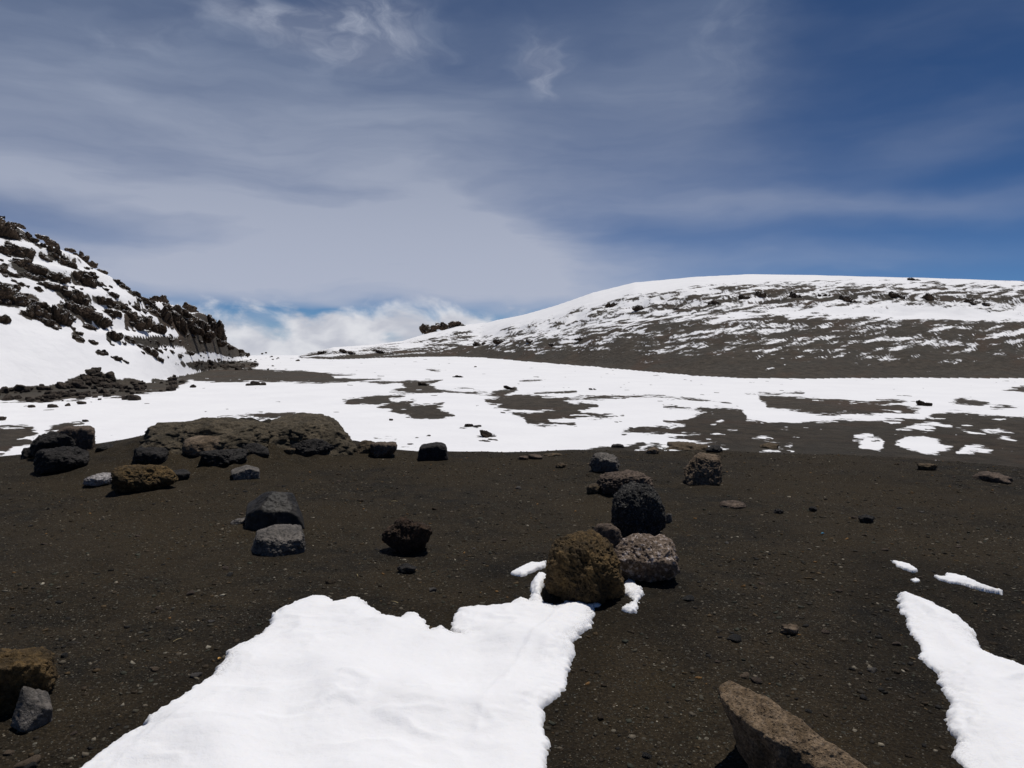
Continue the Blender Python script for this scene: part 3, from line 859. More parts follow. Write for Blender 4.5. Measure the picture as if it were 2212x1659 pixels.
stone('boulder', (126, 195, 924, 976), 'mauve', 'dark square block with brown top standing on the left brow', seed=86, sharp=18, n1=0.07, n2=0.06, n3=0.02, sink=0.9,
      planes=rel(((1, 0, 0), .95), ((-1, 0, .05), .95), ((0, -1, .1), .9), ((0, 1, 0), 1.), ((.1, 0, 1), .92), ((-.6, 0, .8), 1.0)))
stone('boulder', (78, 152, 936, 990), 'black', 'dark leaning boulder at the left side of the square block', seed=89, n1=0.12, n2=0.07)
stone('boulder', (-44, 94, 1415, 1522), 'ochre', 'honey-brown crumbly boulder cut by the left edge of the picture', seed=92, n1=0.08, n2=0.09, n3=0.04, pit=0.08, sharp=12, sink=0.88, level=6,
      planes=rel(((1, -.1, .1), .95), ((-1, 0, 0), 1.), ((0, -1, -.25), .9), ((0, 1, 0), 1.), ((0.1, 0.1, 1), .85), ((.7, -.3, -.7), .95), ((.8, 0, .7), 1.05)))
stone('stone', (54, 108, 1499, 1563), 'grey', 'grey angular stone beside the honey-brown boulder, lower left', 'stone', seed=95, roll=0.35, yaw=0.5, sharp=16, n1=0.05, n2=0.04,
      planes=rel(((.8, -.3, .3), .85), ((-.7, -.5, .3), .85), ((0, -1, -.2), .9), ((0, 1, 0), 1.), ((.2, -.35, 1), .7), ((-1, 0, 0), 1.), ((1, 0, 0), 1.)))
# bedrock mound
stone('bedrock_dome', (574, 766, 899, 984), 'mound', 'large rounded brown bedrock dome, right part of the mound on the brow', 'bedrock', seed=101, sharp=6, n1=0.10, n2=0.055, n3=0.03, pit=0.04, sink=0.28, depth=1.4, level=6,
      planes=rel(((1, 0, .2), 1.), ((-1, 0, 0), .85), ((0, -1, .3), .9), ((0, 1, 0), 1.), ((0, 0, 1), .92), ((.75, 0, .7), .95), ((-.6, 0, .9), 1.02)))
stone('bedrock_hump', (326, 604, 901, 994), 'mound', 'long brown bedrock hump, left part of the mound on the brow', 'bedrock', seed=104, sharp=6, n1=0.13, n2=0.06, n3=0.03, pit=0.04, sink=0.15, depth=1.0, level=6)
stone('bedrock_hump', (405, 556, 930, 990), 'tan', 'lighter tan bedrock hump in front of the mound', 'bedrock', seed=107, sharp=6, n1=0.08, n2=0.04, n3=0.02, sink=0.2, depth=1.4)
# wedge slab at lower right


def slab():
    # a long wedge with a sunlit upper facet, pointing up to the left
    pts = [(1575, 1468, .30), (1640, 1496, .31), (1710, 1545, .29), (1800, 1602, .24), (1880, 1662, .18), (1960, 1730, .10),
           (1542, 1482, .30), (1556, 1515, .285), (1615, 1562, .275), (1700, 1612, .245), (1790, 1668, .19), (1860, 1725, .12),
           (1585, 1600, .12), (1610, 1668, 0.0), (1720, 1760, 0.0), (1900, 1800, -.03), (1960, 1735, 0.), (1690, 1575, 0.), (1620, 1545, 0.05)]
    import bmesh
    W = []
    for u, v, h in pts:
        d = ray(u, v); hd = math.hypot(d[0], d[1])
        tt = (h - EYE) / d[2]
        W.append((d[0] * tt, d[1] * tt, h))
    W = np.array(W)
    cc = W.mean(0)
    bm = bmesh.new()
    for q in W - cc:
        bm.verts.new(q)
    bmesh.ops.convex_hull(bm, input=bm.verts)
    for v in [v for v in bm.verts if not v.link_faces]:
        bm.verts.remove(v)
    bmesh.ops.triangulate(bm, faces=bm.faces)
    # radial function of the hull
    bm.faces.ensure_lookup_table()
    P = []
    for f in bm.faces:
        n = np.array(f.normal[:]); o = n @ np.array(f.verts[0].co[:])
        if o < 0: n, o = -n, -o
        P.append((n, max(o, 0.01)))
    bm.free()
    D, Fc = ico(7)
    acc = np.zeros(len(D))
    for n, o in P:
        acc += np.maximum(D @ n, 0) ** 26 / o ** 26
    r = acc ** (-1 / 26)
    V = D * r[:, None]
    q = V * 9
    dsp = 0.018 * fbm(q[:, 0], q[:, 1], q[:, 2], 3, 0.6)
    q = V * 38 + 7
    f = fbm(q[:, 0], q[:, 1], q[:, 2], 2)
    dsp = dsp + 0.006 * f - 0.012 * np.maximum(f - 0.35, 0)
    nr = D
    V = V + nr * dsp[:, None]
    o = link('boulder', mesh_np('slab', V, Fc), M['slab'])
    o.location = cc
    tag(o, 'long tan wedge slab with pitted sunlit top, lower right corner', 'boulder')


slab()

# smaller stones one can pick out
for i, (box, mat, lab) in enumerate([
    ((1689, 1723, 1349, 1370), 'tan', 'small tan stone alone on gravel above the wedge slab'),
    ((1857, 1887, 1112, 1130), 'black', 'small black stone alone on the right gravel'),
    ((1672, 1692, 1099, 1110), 'black', 'tiny black stone, left one of two on the right gravel'),
    ((1748, 1764, 1094, 1106), 'black', 'tiny black stone, right one of two near the middle right'),
    ((1277, 1300, 1052, 1062), 'mauve', None),
    ((1140, 1172, 980, 993), 'mauve', 'low brown stone on the brow right of the black block'),
    ((1120, 1142, 984, 994), 'mauve', 'small brown stone near the brow, right of centre'),
    ((1170, 1216, 977, 988), 'brown', 'flat brown stone lying along the snow edge on the brow'),
    ((1200, 1222, 1000, 1012), 'brown', 'small brown stone just below the brow right of centre'),
    ((1440, 1530, 955, 980), 'brown', 'brown flat rock on the brow among white snow scraps'),
    ((1525, 1560, 962, 978), 'black', 'dark stone at the right end of the flat brow rock'),
    ((1320, 1350, 958, 972), 'black', 'dark knob on the brow above the silvery boulder'),
    ((1394, 1424, 966, 982), 'tan', 'small tan stone on the brow left of the flat rock'),
    ((1640, 1680, 957, 975), 'brown', 'brown stone on the brow at the edge of the far snow'),
    ((845, 905, 1225, 1250), 'mauve', None),
    ((1985, 2020, 1000, 1016), 'brown', 'small brown stone on the brow at far right'),
    ((2110, 2175, 1022, 1046), 'mauve', 'dull brown rock near the right picture edge below the brow'),
    ((1556, 1610, 1082, 1102), 'mauve', 'pale half-buried rock right of the tall black boulder'),
    ((500, 540, 1118, 1134), 'grey', 'grey pebble-sized stone left of the smooth black boulder'),
    ((1435, 1452, 1108, 1132), 'grey', 'small grey stone tucked at the right foot of the tall black boulder'),
    ((50, 84, 968, 992), 'black', 'small dark stone at the far left end of the brow rocks'),
    ((210, 245, 960, 974), 'black', 'small dark stone on the gravel slope left of the mound'),
    ((858, 900, 1218, 1240), 'black', 'low dark stone on gravel under the brown clinker'),
    ((20, 60, 1425, 1440), 'tan', None),
    ((140, 172, 1090, 1104), 'mauve', None),
    ((1655, 1690, 1495, 1512), 'grey', None),
    ((160, 196, 1400, 1414), 'grey', None),
]):
    if lab:
        big = box[1] - box[0] > 45
        stone('stone', box, mat, lab, 'stone', seed=200 + i, level=4, n1=0.2, n2=0.12, sharp=10, sink=0.25 if big else 0.7, depth=0.9, n3=0.05)

# ------------------------------------------------------------------ crags of the left ridge
protos = []
for k in range(12):
    me = rock_mesh('crag', (1, 1, 1), 500 + k, 5, nplanes=14, sharp=22, n1=0.22, n2=0.16, n3=0.09, pit=0.10, lumps=0.13, bottom=0.9)
    protos.append(me)
for me in protos:
    me.materials.append(M['crag'])
stone_protos = []
for k in range(8):
    me = rock_mesh('rubble_stone', (1, 1, 1), 600 + k, 4, nplanes=12, sharp=14, n1=0.16, n2=0.08, n3=0.03)
    me.materials.append(M['rubble'])
    stone_protos.append(me)


CRAGS = []


def crag(name, u, v, wpx, hpx, label, cat, group=None, depth=0.75, rnd=random, sink=0.0, bare=False, blocks=None):
    """an outcrop where the sight line meets the slope: several broken blocks under one root"""
    p, r_ = hit(u, v, 90)
    kf = PX / FPX * math.hypot(r_, p[2] - EYE)
    hw, hh = wpx / 2 * kf, hpx / 2 * kf
    tilt = rnd.uniform(0.12, 0.5) if wpx > 12 else rnd.uniform(-.2, .3)
    yaw = -math.atan2(p[0], p[1]) + rnd.uniform(-.3, .3)
    nb = blocks or (6 if wpx > 34 else 5 if wpx > 22 else 3 if wpx > 12 else 1)
    CRAGS.append((p[0], p[1], hw, p[2], hh))

    def mesh_at(nm, loc, sc_, rot, parent):
        o = bpy.data.objects.new(nm, protos[rnd.randrange(len(protos))])
        C.objects.link(o)
        o.location, o.scale, o.rotation_euler = loc, sc_, rot
        o.parent = parent
        if bare:
            o.material_slots[0].link = 'OBJECT'
            o.material_slots[0].material = M['cragbare']
        return o
    base = (p[0], p[1], p[2] - hh * sink)
    if nb == 1:
        root = mesh_at(name, base, (hw, max(hw * depth, hh * 0.8), hh), (rnd.uniform(-.12, .12), tilt, yaw), None)
    else:
        root = bpy.data.objects.new(name, None)
        C.objects.link(root)
        root.location = base
        root.rotation_euler = (0, tilt, yaw)
        for b_ in range(nb):
            f = (b_ + 0.5) / nb * 2 - 1
            bw = hw * rnd.uniform(0.75, 1.25) * 1.35 / nb ** 0.75
            bh = hh * rnd.uniform(0.55, 1.05) * (1 - 0.35 * abs(f))
            mesh_at('block', (f * hw * 0.78, rnd.uniform(-.3, .3) * hw * depth, rnd.uniform(-.35, .3) * hh),
                    (bw, max(bw * rnd.uniform(.7, 1.0), bh * 0.7), bh), (rnd.uniform(-.25, .25), rnd.uniform(-.35, .35), rnd.uniform(-.6, .6)), root)
    if label: tag(root, label, cat, group)
    return root


rnd = random.Random(5)
k1 = lambda x, y: (.2929 * x, 432 + .2929 * y)
crag_list = [(60, 240, 260, 140), (220, 285, 130, 60), (350, 300, 160, 50), (150, 390, 220, 80), (200, 490, 260, 100), (250, 570, 150, 80), (40, 380, 80, 60), (20, 520, 60, 60), (60, 640, 130, 70), (400, 370, 90, 90), (480, 470, 120, 80),
             (600, 430, 110, 70), (670, 480, 80, 50), (420, 580, 170, 90), (600, 590, 200, 110), (680, 560, 80, 50), (390, 640, 200, 60), (160, 745, 330, 110), (60, 760, 200, 80), (300, 850, 180, 120), (230, 850, 140, 80), (430, 880, 170, 160),
             (480, 690, 170, 70), (560, 730, 170, 110), (610, 840, 250, 130), (730, 900, 140, 100), (650, 940, 130, 40), (350, 910, 90, 70), (20, 890, 90, 100), (740, 740, 170, 60), (880, 790, 160, 90), (830, 840, 140, 70), (830, 700, 90, 40),
             (990, 890, 230, 130), (1110, 930, 220, 150), (1250, 1030, 80, 40), (840, 1010, 120, 80), (950, 1030, 90, 60), (1100, 1120, 130, 60), (1020, 1070, 60, 30), (1170, 1170, 100, 40), (580, 1030, 100, 70), (570, 985, 80, 40), (690, 1055, 70, 40),
             (750, 1130, 110, 50), (860, 1170, 90, 40), (920, 1190, 60, 26), (760, 530, 70, 34), (850, 598, 70, 34), (910, 640, 90, 40), (980, 690, 110, 50), (1060, 735, 90, 50), (1110, 775, 90, 40), (1250, 810, 200, 100), (1340, 835, 150, 80),
             (1410, 810, 140, 70), (1190, 850, 190, 140), (1300, 900, 200, 130), (1420, 920, 180, 150), (1600, 1050, 170, 60), (1500, 1010, 130, 70), (1680, 1090, 90, 40), (1760, 1115, 90, 30),
             (30, 215, 110, 60), (130, 190, 90, 30), (300, 340, 90, 50), (520, 370, 70, 30), (330, 430, 80, 40), (100, 560, 90, 40), (540, 500, 80, 60), (720, 620, 70, 40), (500, 800, 140, 90), (1000, 800, 80, 40), (1130, 830, 120, 70)]
named = {17: 'broad dark rock band low on the left end of the snowy ridge', 0: 'dark cliff at the top left end of the snowy ridge', 28: 'isolated dark crag in the snowfield at the left picture edge',
         21: 'tall dark crag in the lower rock band of the snowy ridge', 34: 'large dark brown cliff above the long snow chute of the ridge', 58: 'brown cliff left of the nose crag of the snowy ridge'}
def ordinal(n_, tot):
    return 'only' if tot == 1 else 'leftmost' if n_ == 0 else 'rightmost' if n_ == tot - 1 else ('second', 'third', 'fourth', 'fifth', 'sixth', 'seventh', 'eighth', 'ninth')[n_ - 1]


crag_label, zone = {}, {}
for i, (x, y, ww, hh) in enumerate(crag_list):
    if i in named: continue
    top_ = np.interp(x, [0, 310, 640, 1010, 1340, 1500, 1800], [140, 275, 420, 660, 785, 810, 1110])
    bot_ = np.interp(x, [0, 400, 700, 1000, 1300, 1500, 1800], [900, 1040, 1150, 1200, 1180, 1100, 1130])
    f = (y - top_) / (bot_ - top_)
    zone.setdefault(('along the skyline' if f < 0.17 else 'high' if f < .42 else 'midway' if f < .68 else 'low', 'left' if x < 380 else 'middle' if x < 900 else 'right', 'broad' if ww > 145 else 'small' if ww < 92 else 'medium-sized'), []).append((x, i))
for (hgt, part, size), L in zone.items():
    for n_, (x, i) in enumerate(sorted(L)):
        od = ordinal(n_, len(L))
        od += '' if od in ('only', 'leftmost', 'rightmost') else ' from left'
        crag_label[i] = '%s dark crag %s on the %s of the left ridge, %s' % (size, hgt, part, od)
for i, (x, y, ww, hh) in enumerate(crag_list):
    u, v = k1(x, y)
    lab = named.get(i) or crag_label[i]
    crag('rock_outcrop', u, v, ww * .2929 * 0.88, hh * .2929 * 1.1, lab, 'crag', 'crags of the left snowy ridge', rnd=rnd)
# the nose crag and the block on the skyline
for x, y, ww, hh, lab in ((1545, 925, 190, 170, 'brown nose crag ending the snowy ridge against the clouds'), (1168, 738, 125, 70, 'flat-topped rock block jutting from the ridge skyline'), (1400, 940, 200, 130, 'brown cliff wall between the chute and the nose crag'), (1480, 960, 190, 130, 'dark cliff wall just left of the nose crag'), (1600, 1000, 150, 120, 'lower buttress under the nose crag of the ridge')):
    u, v = k1(x, y)
    crag('rock_outcrop', u, v, ww * .2929, hh * .2929, lab, 'crag', 'crags of the left snowy ridge', rnd=rnd, depth=1.0)
for j in range(170):    # small broken rocks between the crags
    f = rnd.random()
    x = rnd.uniform(0, 1500)
    top = np.interp(x, [0, 310, 640, 1010, 1340, 1500], [180, 310, 450, 690, 830, 900])
    bot = np.interp(x, [0, 400, 700, 1000, 1300, 1500], [760, 960, 1050, 1130, 1180, 1090])
    y = top + (bot - top) * rnd.random() ** 0.9
    u, v = k1(x, y)
    s = rnd.uniform(8, 30) * (1 if rnd.random() < .75 else 1.6)
    crag('rock_outcrop', u, v, s * .2929 * 1.5, s * .2929 * 0.9, 'small broken rock poking from the snow between ridge crags', 'rock', 'broken rocks among the ridge crags', rnd=rnd)


# ------------------------------------------------------------------ rubble boulders at the ridge foot and beyond
def in_poly(p, poly):
    return polysdf(np.array([p], float), np.array(poly, float))[0] > 0


def rubble(name, u, v, wpx, label, group, hf=0.7, cat='boulder'):
    p, r_ = hit(u, v, 90)
    kf = PX / FPX * r_
    s = wpx / 2 * kf
    o = bpy.data.objects.new(name, stone_protos[rnd.randrange(8)])
    C.objects.link(o)
    o.location = (p[0], p[1], p[2] + s * hf * 0.35)
    o.scale = (s, s * rnd.uniform(.7, 1.1), s * hf * rnd.uniform(.8, 1.25))
    o.rotation_euler = (rnd.uniform(-.25, .25), rnd.uniform(-.25, .25), rnd.uniform(0, 6.28))
    tag(o, label, cat, group)
    return o


n = 0
while n < 185:
    u, v = rnd.uniform(-8, 430), rnd.uniform(796, 874)
    if in_poly((u, v), RUBBLE[0]):
        rubble('boulder', u, v, rnd.choice((5, 6, 8, 9, 11, 14, 18)) * rnd.uniform(.8, 1.2), 'dark lava boulder in the rubble band at the ridge foot', 'boulders of the rubble band')
        n += 1
n = 0
while n < 70:
    u, v = rnd.uniform(384, 560), rnd.uniform(768, 803)
    if in_poly((u, v), RUBBLE[1]) or rnd.random() < .3:
        rubble('boulder', u, v, rnd.choice((3, 4, 5, 6, 8, 11, 14)), 'small dark boulder of the rubble under the nose crag', 'boulders under the nose crag', hf=0.5)
        n += 1
n = 0
while n < 40:
    u = rnd.uniform(430, 630)
    v = rnd.uniform(760, 800)
    rubble('boulder', u, v, rnd.uniform(3, 6.5), 'small dark stone scattered on snow past the ridge nose', 'stones on the snow past the ridge nose', cat='stone')
    n += 1
for u, v, wpx, lab in ((537, 833, 12, 'left of three boulders on the snow plain below the ridge nose'), (551, 832, 20, 'middle and largest of three boulders on the snow plain'), (568, 832, 16, 'right of three boulders on the snow plain'),
                       (273, 863, 18, 'left one of two blocks on snow in front of the rubble band'), (290, 864, 22, 'right squared one of two blocks on snow before the rubble band'), (114, 880, 18, 'round grey boulder on snow at lower left of the rubble band'),
                       (69, 880, 12, 'dark boulder left of the round grey one on the snow'), (146, 877, 10, 'small dark boulder right of the round grey one on the snow'), (176, 873, 14, 'dark pointed boulder on snow below the rubble band'),
                       (185, 911, 11, 'lone small boulder on the snow above the square block'), (4, 908, 14, 'dark boulder on snow at the left picture edge'), (417, 837, 15, 'dark boulder at the right end of the rubble band on snow'),
                       (380, 836, 9, 'small boulder on snow right below the rubble band'), (215, 864, 7, 'tiny boulder on snow left of the two blocks'), (643, 780, 9, 'lone dark boulder on the far snow near the saddle'),
                       (1027, 793, 6, 'lone speck-like boulder on the far middle snow'), (1104, 841, 22, 'dark lava hump on the snow plain right of centre'), (915, 833, 20, 'dark lava hump on the bare strip of the snow plain'),
                       (992, 815, 20, 'small lava hump poking from the far middle snow'), (1280, 842, 14, 'small lava hump on the snow plain below the hill foot'), (1022, 921, 22, 'reddish lava hump poking from the near middle snow'),
                       (1060, 944, 34, 'low dark lava rib poking from near middle snow'), (845, 908, 10, 'small dark rock in the near snow left of centre'), (2000, 876, 26, 'dark lava hump on snow at the right of the plain')):
    if 'hump' in lab or 'rib' in lab:
        crag('lava_hump', u, v, wpx * 1.4, wpx * 0.5, lab, 'lava hump', 'lava humps on the snow plain', rnd=rnd, sink=0.0, depth=1.2, bare=True, blocks=3)
        continue
    rubble('boulder', u, v, wpx, lab, 'lone boulders on the snow plain', hf=0.6)

# crags on the right hill
for u, v, ww, hh, lab in ((930, 713, 40, 22, 'dark square knob at the left end of the hill skyline'), (965, 706, 60, 16, 'dark crag right of the skyline knob on the low left hill'), (995, 703, 46, 12, 'snow-capped flat rock on the low left skyline'),
                          (1085, 738, 34, 14, 'dark crag in the lower left slope of the hill'), (1040, 745, 30, 16, 'dark crag left in the lower slope of the hill'), (1325, 660, 28, 20, 'dark crag at the upper left of the hill'),
                          (1385, 668, 34, 18, 'dark crag below the upper left snow of the hill'), (1655, 640, 44, 26, 'largest dark crag of the hill in the upper middle'), (1720, 643, 26, 22, 'dark crag right of the largest hill crag'),
                          (1610, 645, 26, 18, 'dark crag left of the largest hill crag'), (1830, 650, 26, 20, 'dark crag in the upper right of the hill'), (1940, 640, 30, 18, 'dark crag in the far upper right of the hill'),
                          (2005, 645, 44, 22, 'wide dark crag at the upper right end of the hill'), (1982, 606, 30, 8, 'low dark rock on the hill skyline at right'), (1545, 655, 24, 16, 'small dark crag in the middle of the hill band'),
                          (1465, 668, 22, 14, 'small dark crag left in the hill band'), (700, 762, 24, 12, 'dark crag on the low saddle left of the hill'), (760, 764, 44, 12, 'dark rock ledge on the saddle left of the hill'), (835, 762, 60, 12, 'long dark rock ledge low on the saddle'),
                          (1150, 738, 26, 10, 'small dark crag right of the lower slope crag'), (1195, 746, 20, 8, 'tiny dark crag low on the left slope of the hill'), (1255, 733, 22, 8, 'low dark rib in the middle left slope of the hill'), (1780, 640, 22, 16, 'small dark crag between the hill crags at right'), (2110, 655, 34, 18, 'dark crag near the right edge of the hill')):
    o = crag('rock_outcrop', u, v, ww * 1.25, hh * 1.3, lab, 'crag', 'crags of the right hill', rnd=rnd, sink=0.3, depth=1.0)

# tiny marker on the ridge top
p, r_ = hit(6, 478, 90)
import bmesh
kf = PX / FPX * r_
marker = bpy.data.objects.new('marker_board', None)
C.objects.link(marker)
for nm, parts_ in (('post', ((-3.2, -2.4, 0, 10), (2.4, 3.2, 0, 10))), ('board', ((-4, 4, 5, 9),))):
    for (x0, x1, z0, z1) in parts_:
        bm = bmesh.new()
        g = bmesh.ops.create_cube(bm, size=1.0)
        for v_ in g['verts']:
            v_.co = ((x0 + x1) / 2 * kf + v_.co.x * (x1 - x0) * kf, v_.co.y * .5 * kf + (0 if nm == 'post' else -.6 * kf), (z0 + z1) / 2 * kf + v_.co.z * (z1 - z0) * kf)
        bmesh.ops.bevel(bm, geom=bm.edges[:], offset=0.06 * kf, segments=1, affect='EDGES')
        me = bpy.data.meshes.new(nm); bm.to_mesh(me); bm.free()
        link(nm, me, M['cragbare'], marker)
marker.location = (p[0], p[1], p[2] - 0.1)
marker.rotation_euler.z = -math.atan2(p[0], p[1])
tag(marker, 'tiny dark marker board on the summit of the left ridge', 'marker')

# ------------------------------------------------------------------ terrain meshes
# darker scree round the crags
SC = np.array(CRAGS)
ii = np.nonzero((reg == 2) & (info['r'] < 560))[0]
if len(ii):
    dmin = np.full(len(ii), 9.0)
    for cx, cy, cr, cz, ch in SC:
        if cx > -20: continue
        d = np.sqrt(((X[ii] - cx) ** 2 + (Y[ii] - cy) ** 2) / (cr * 0.9 + 0.2) ** 2 + ((Z[ii] - cz) / (ch * 0.85 + 0.2)) ** 2)
        dmin = np.minimum(dmin, d)
    S[ii] = np.where(dmin < 1.5, np.minimum(S[ii], (dmin - 0.95) * 6 + 2.2 * fbm(X[ii] * .25, Y[ii] * .25, 3.0, 3)), S[ii])

for cx, cy, hf_ in ROCK_SPOTS:          # soil drifted against each boulder
    jj = np.nonzero((np.abs(X - cx) < hf_[0] * 2.2) & (np.abs(Y - cy) < hf_[0] * 2.2) & (info['r'] < 13))[0]
    dd = np.sqrt(((X[jj] - cx) / hf_[0]) ** 2 + ((Y[jj] - cy) / max(hf_[1], 0.5 * hf_[0])) ** 2)
    Z[jj] += (0.11 if hf_[0] > 0.8 else min(0.035, 0.14 * hf_[2])) * (1 - sst(0.7, 1.9, dd)) * (0.7 + 0.6 * pn(X[jj] * 6, Y[jj] * 6, 2.0))
k6 = lambda L: [(162 + .5371 * x, 1242 + .5371 * y) for x, y in L]
k7 = lambda L: [(1350 + .3896 * x, 1188 + .3896 * y) for x, y in L]
k5 = lambda L: [(1026 + .293 * x, 945 + .293 * y) for x, y in L]
PATCH = [
    ('snow_patch', 'large white snow patch spreading toward the viewer in the foreground', 0.06, 0.10, k6([(-420, 1000), (-160, 880), (20, 768), (90, 715), (190, 645), (275, 607), (262, 598), (330, 555), (410, 515), (440, 495), (540, 420), (580, 370), (620, 320), (690, 285), (770, 240), (820, 165), (880, 140), (945, 112), (940, 100), (1020, 103), (1040, 125), (1070, 118), (1080, 105), (1140, 100), (1165, 125), (1190, 160), (1240, 180), (1310, 185), (1320, 165), (1380, 165), (1420, 200), (1430, 240), (1470, 215), (1530, 250), (1560, 255), (1520, 230), (1505, 200), (1545, 155), (1620, 140), (1750, 130), (1790, 108), (1830, 125), (1835, 90), (1870, 100), (1895, 135), (1930, 150), (1980, 120), (1970, 100), (2000, 85), (2070, 82), (2130, 115), (2125, 145), (2105, 150), (2100, 180), (2050, 240), (2000, 275), (2015, 320), (1990, 350), (1995, 400), (1960, 450), (1940, 485), (1895, 525), (1885, 560), (1885, 620), (1900, 680), (1885, 776), (1860, 950), (1700, 1080), (400, 1120)])),
    ('snow_patch', 'white snow tongue running out of the picture at lower right', 0.06, 0.11, k7([(1520, 255), (1560, 255), (1640, 285), (1720, 310), (1800, 350), (1860, 375), (1910, 420), (1955, 460), (1900, 448), (1960, 500), (1970, 525), (2050, 570), (2130, 610), (2212, 650), (2500, 780), (2600, 1200), (2300, 1400), (1990, 1350), (1880, 1209), (1820, 1150), (1830, 1080), (1800, 960), (1790, 900), (1780, 820), (1740, 740), (1730, 680), (1640, 580), (1610, 510), (1580, 440), (1560, 380), (1530, 300)])),
    ('snow_scrap', 'small snow sliver above the right snow tongue, left one of two', 0.03, 0.03, k7([(1470, 68), (1520, 80), (1580, 96), (1618, 124), (1610, 140), (1560, 124), (1510, 102)])),
    ('snow_scrap', 'longer snow sliver above the right snow tongue', 0.035, 0.03, k7([(1710, 153), (1770, 160), (1785, 140), (1830, 146), (1900, 163), (1960, 198), (2040, 228), (2108, 238), (2095, 253), (2000, 233), (1940, 217), (1870, 194), (1800, 188), (1750, 177)])),
    ('snow_scrap', 'tiny snow dab between the right snow slivers and tongue', 0.02, 0.02, k7([(1592, 176), (1610, 168), (1628, 178), (1610, 187)])),
    ('snow_scrap', 'small snow scrap left of the big ochre boulder', 0.03, 0.02, k5([(258, 1022), (300, 995), (380, 962), (430, 952), (460, 960), (530, 940), (530, 985), (450, 1008), (380, 1042), (330, 1048)])),
    ('snow_scrap', 'upright snow scrap against the left side of the ochre boulder', 0.07, 0.02, k5([(530, 1040), (470, 1045), (440, 1090), (412, 1140), (408, 1200), (490, 1215), (510, 1160), (530, 1090)])),
    ('snow_scrap', 'curved snow scrap wrapped round the right side of the ochre boulder', 0.06, 0.02, k5([(1075, 1020), (1140, 1045), (1190, 1090), (1180, 1110), (1225, 1150), (1240, 1200), (1225, 1270), (1190, 1318), (1130, 1318), (1075, 1305), (1100, 1265), (1140, 1240), (1130, 1195), (1080, 1170), (1095, 1130)])),
]


def gnd(u, v):
    d = ray(u, v)
    tt = -EYE / d[2]
    return d[0] * tt, d[1] * tt


wet = np.where(info['r'] > 14, 1 - sst(100, 230, info['r']), 0.0)        # damp ash below the brow
near_i = np.nonzero((info['r'] < 13) & (reg == 0) & (Y > 0))[0]
PN = np.stack([X[near_i], Y[near_i]], 1)
ridge_line = [gnd(*q) for q in k6([(1985, 150), (1860, 280), (1760, 400), (1665, 520), (1620, 640)])]
drift_line = [gnd(*q) for q in k6([(900, 580), (980, 560), (1050, 530), (1140, 550), (1200, 490), (1090, 460)])]


def line_dist(P, L):
    d2 = np.full(len(P), 1e9)
    for a_, b_ in zip(L[:-1], L[1:]):
        a_, b_ = np.array(a_), np.array(b_)
        e = b_ - a_
        t_ = np.clip(((P - a_) @ e) / (e @ e), 0, 1)
        d2 = np.minimum(d2, ((P - a_ - t_[:, None] * e) ** 2).sum(1))
    return np.sqrt(d2)


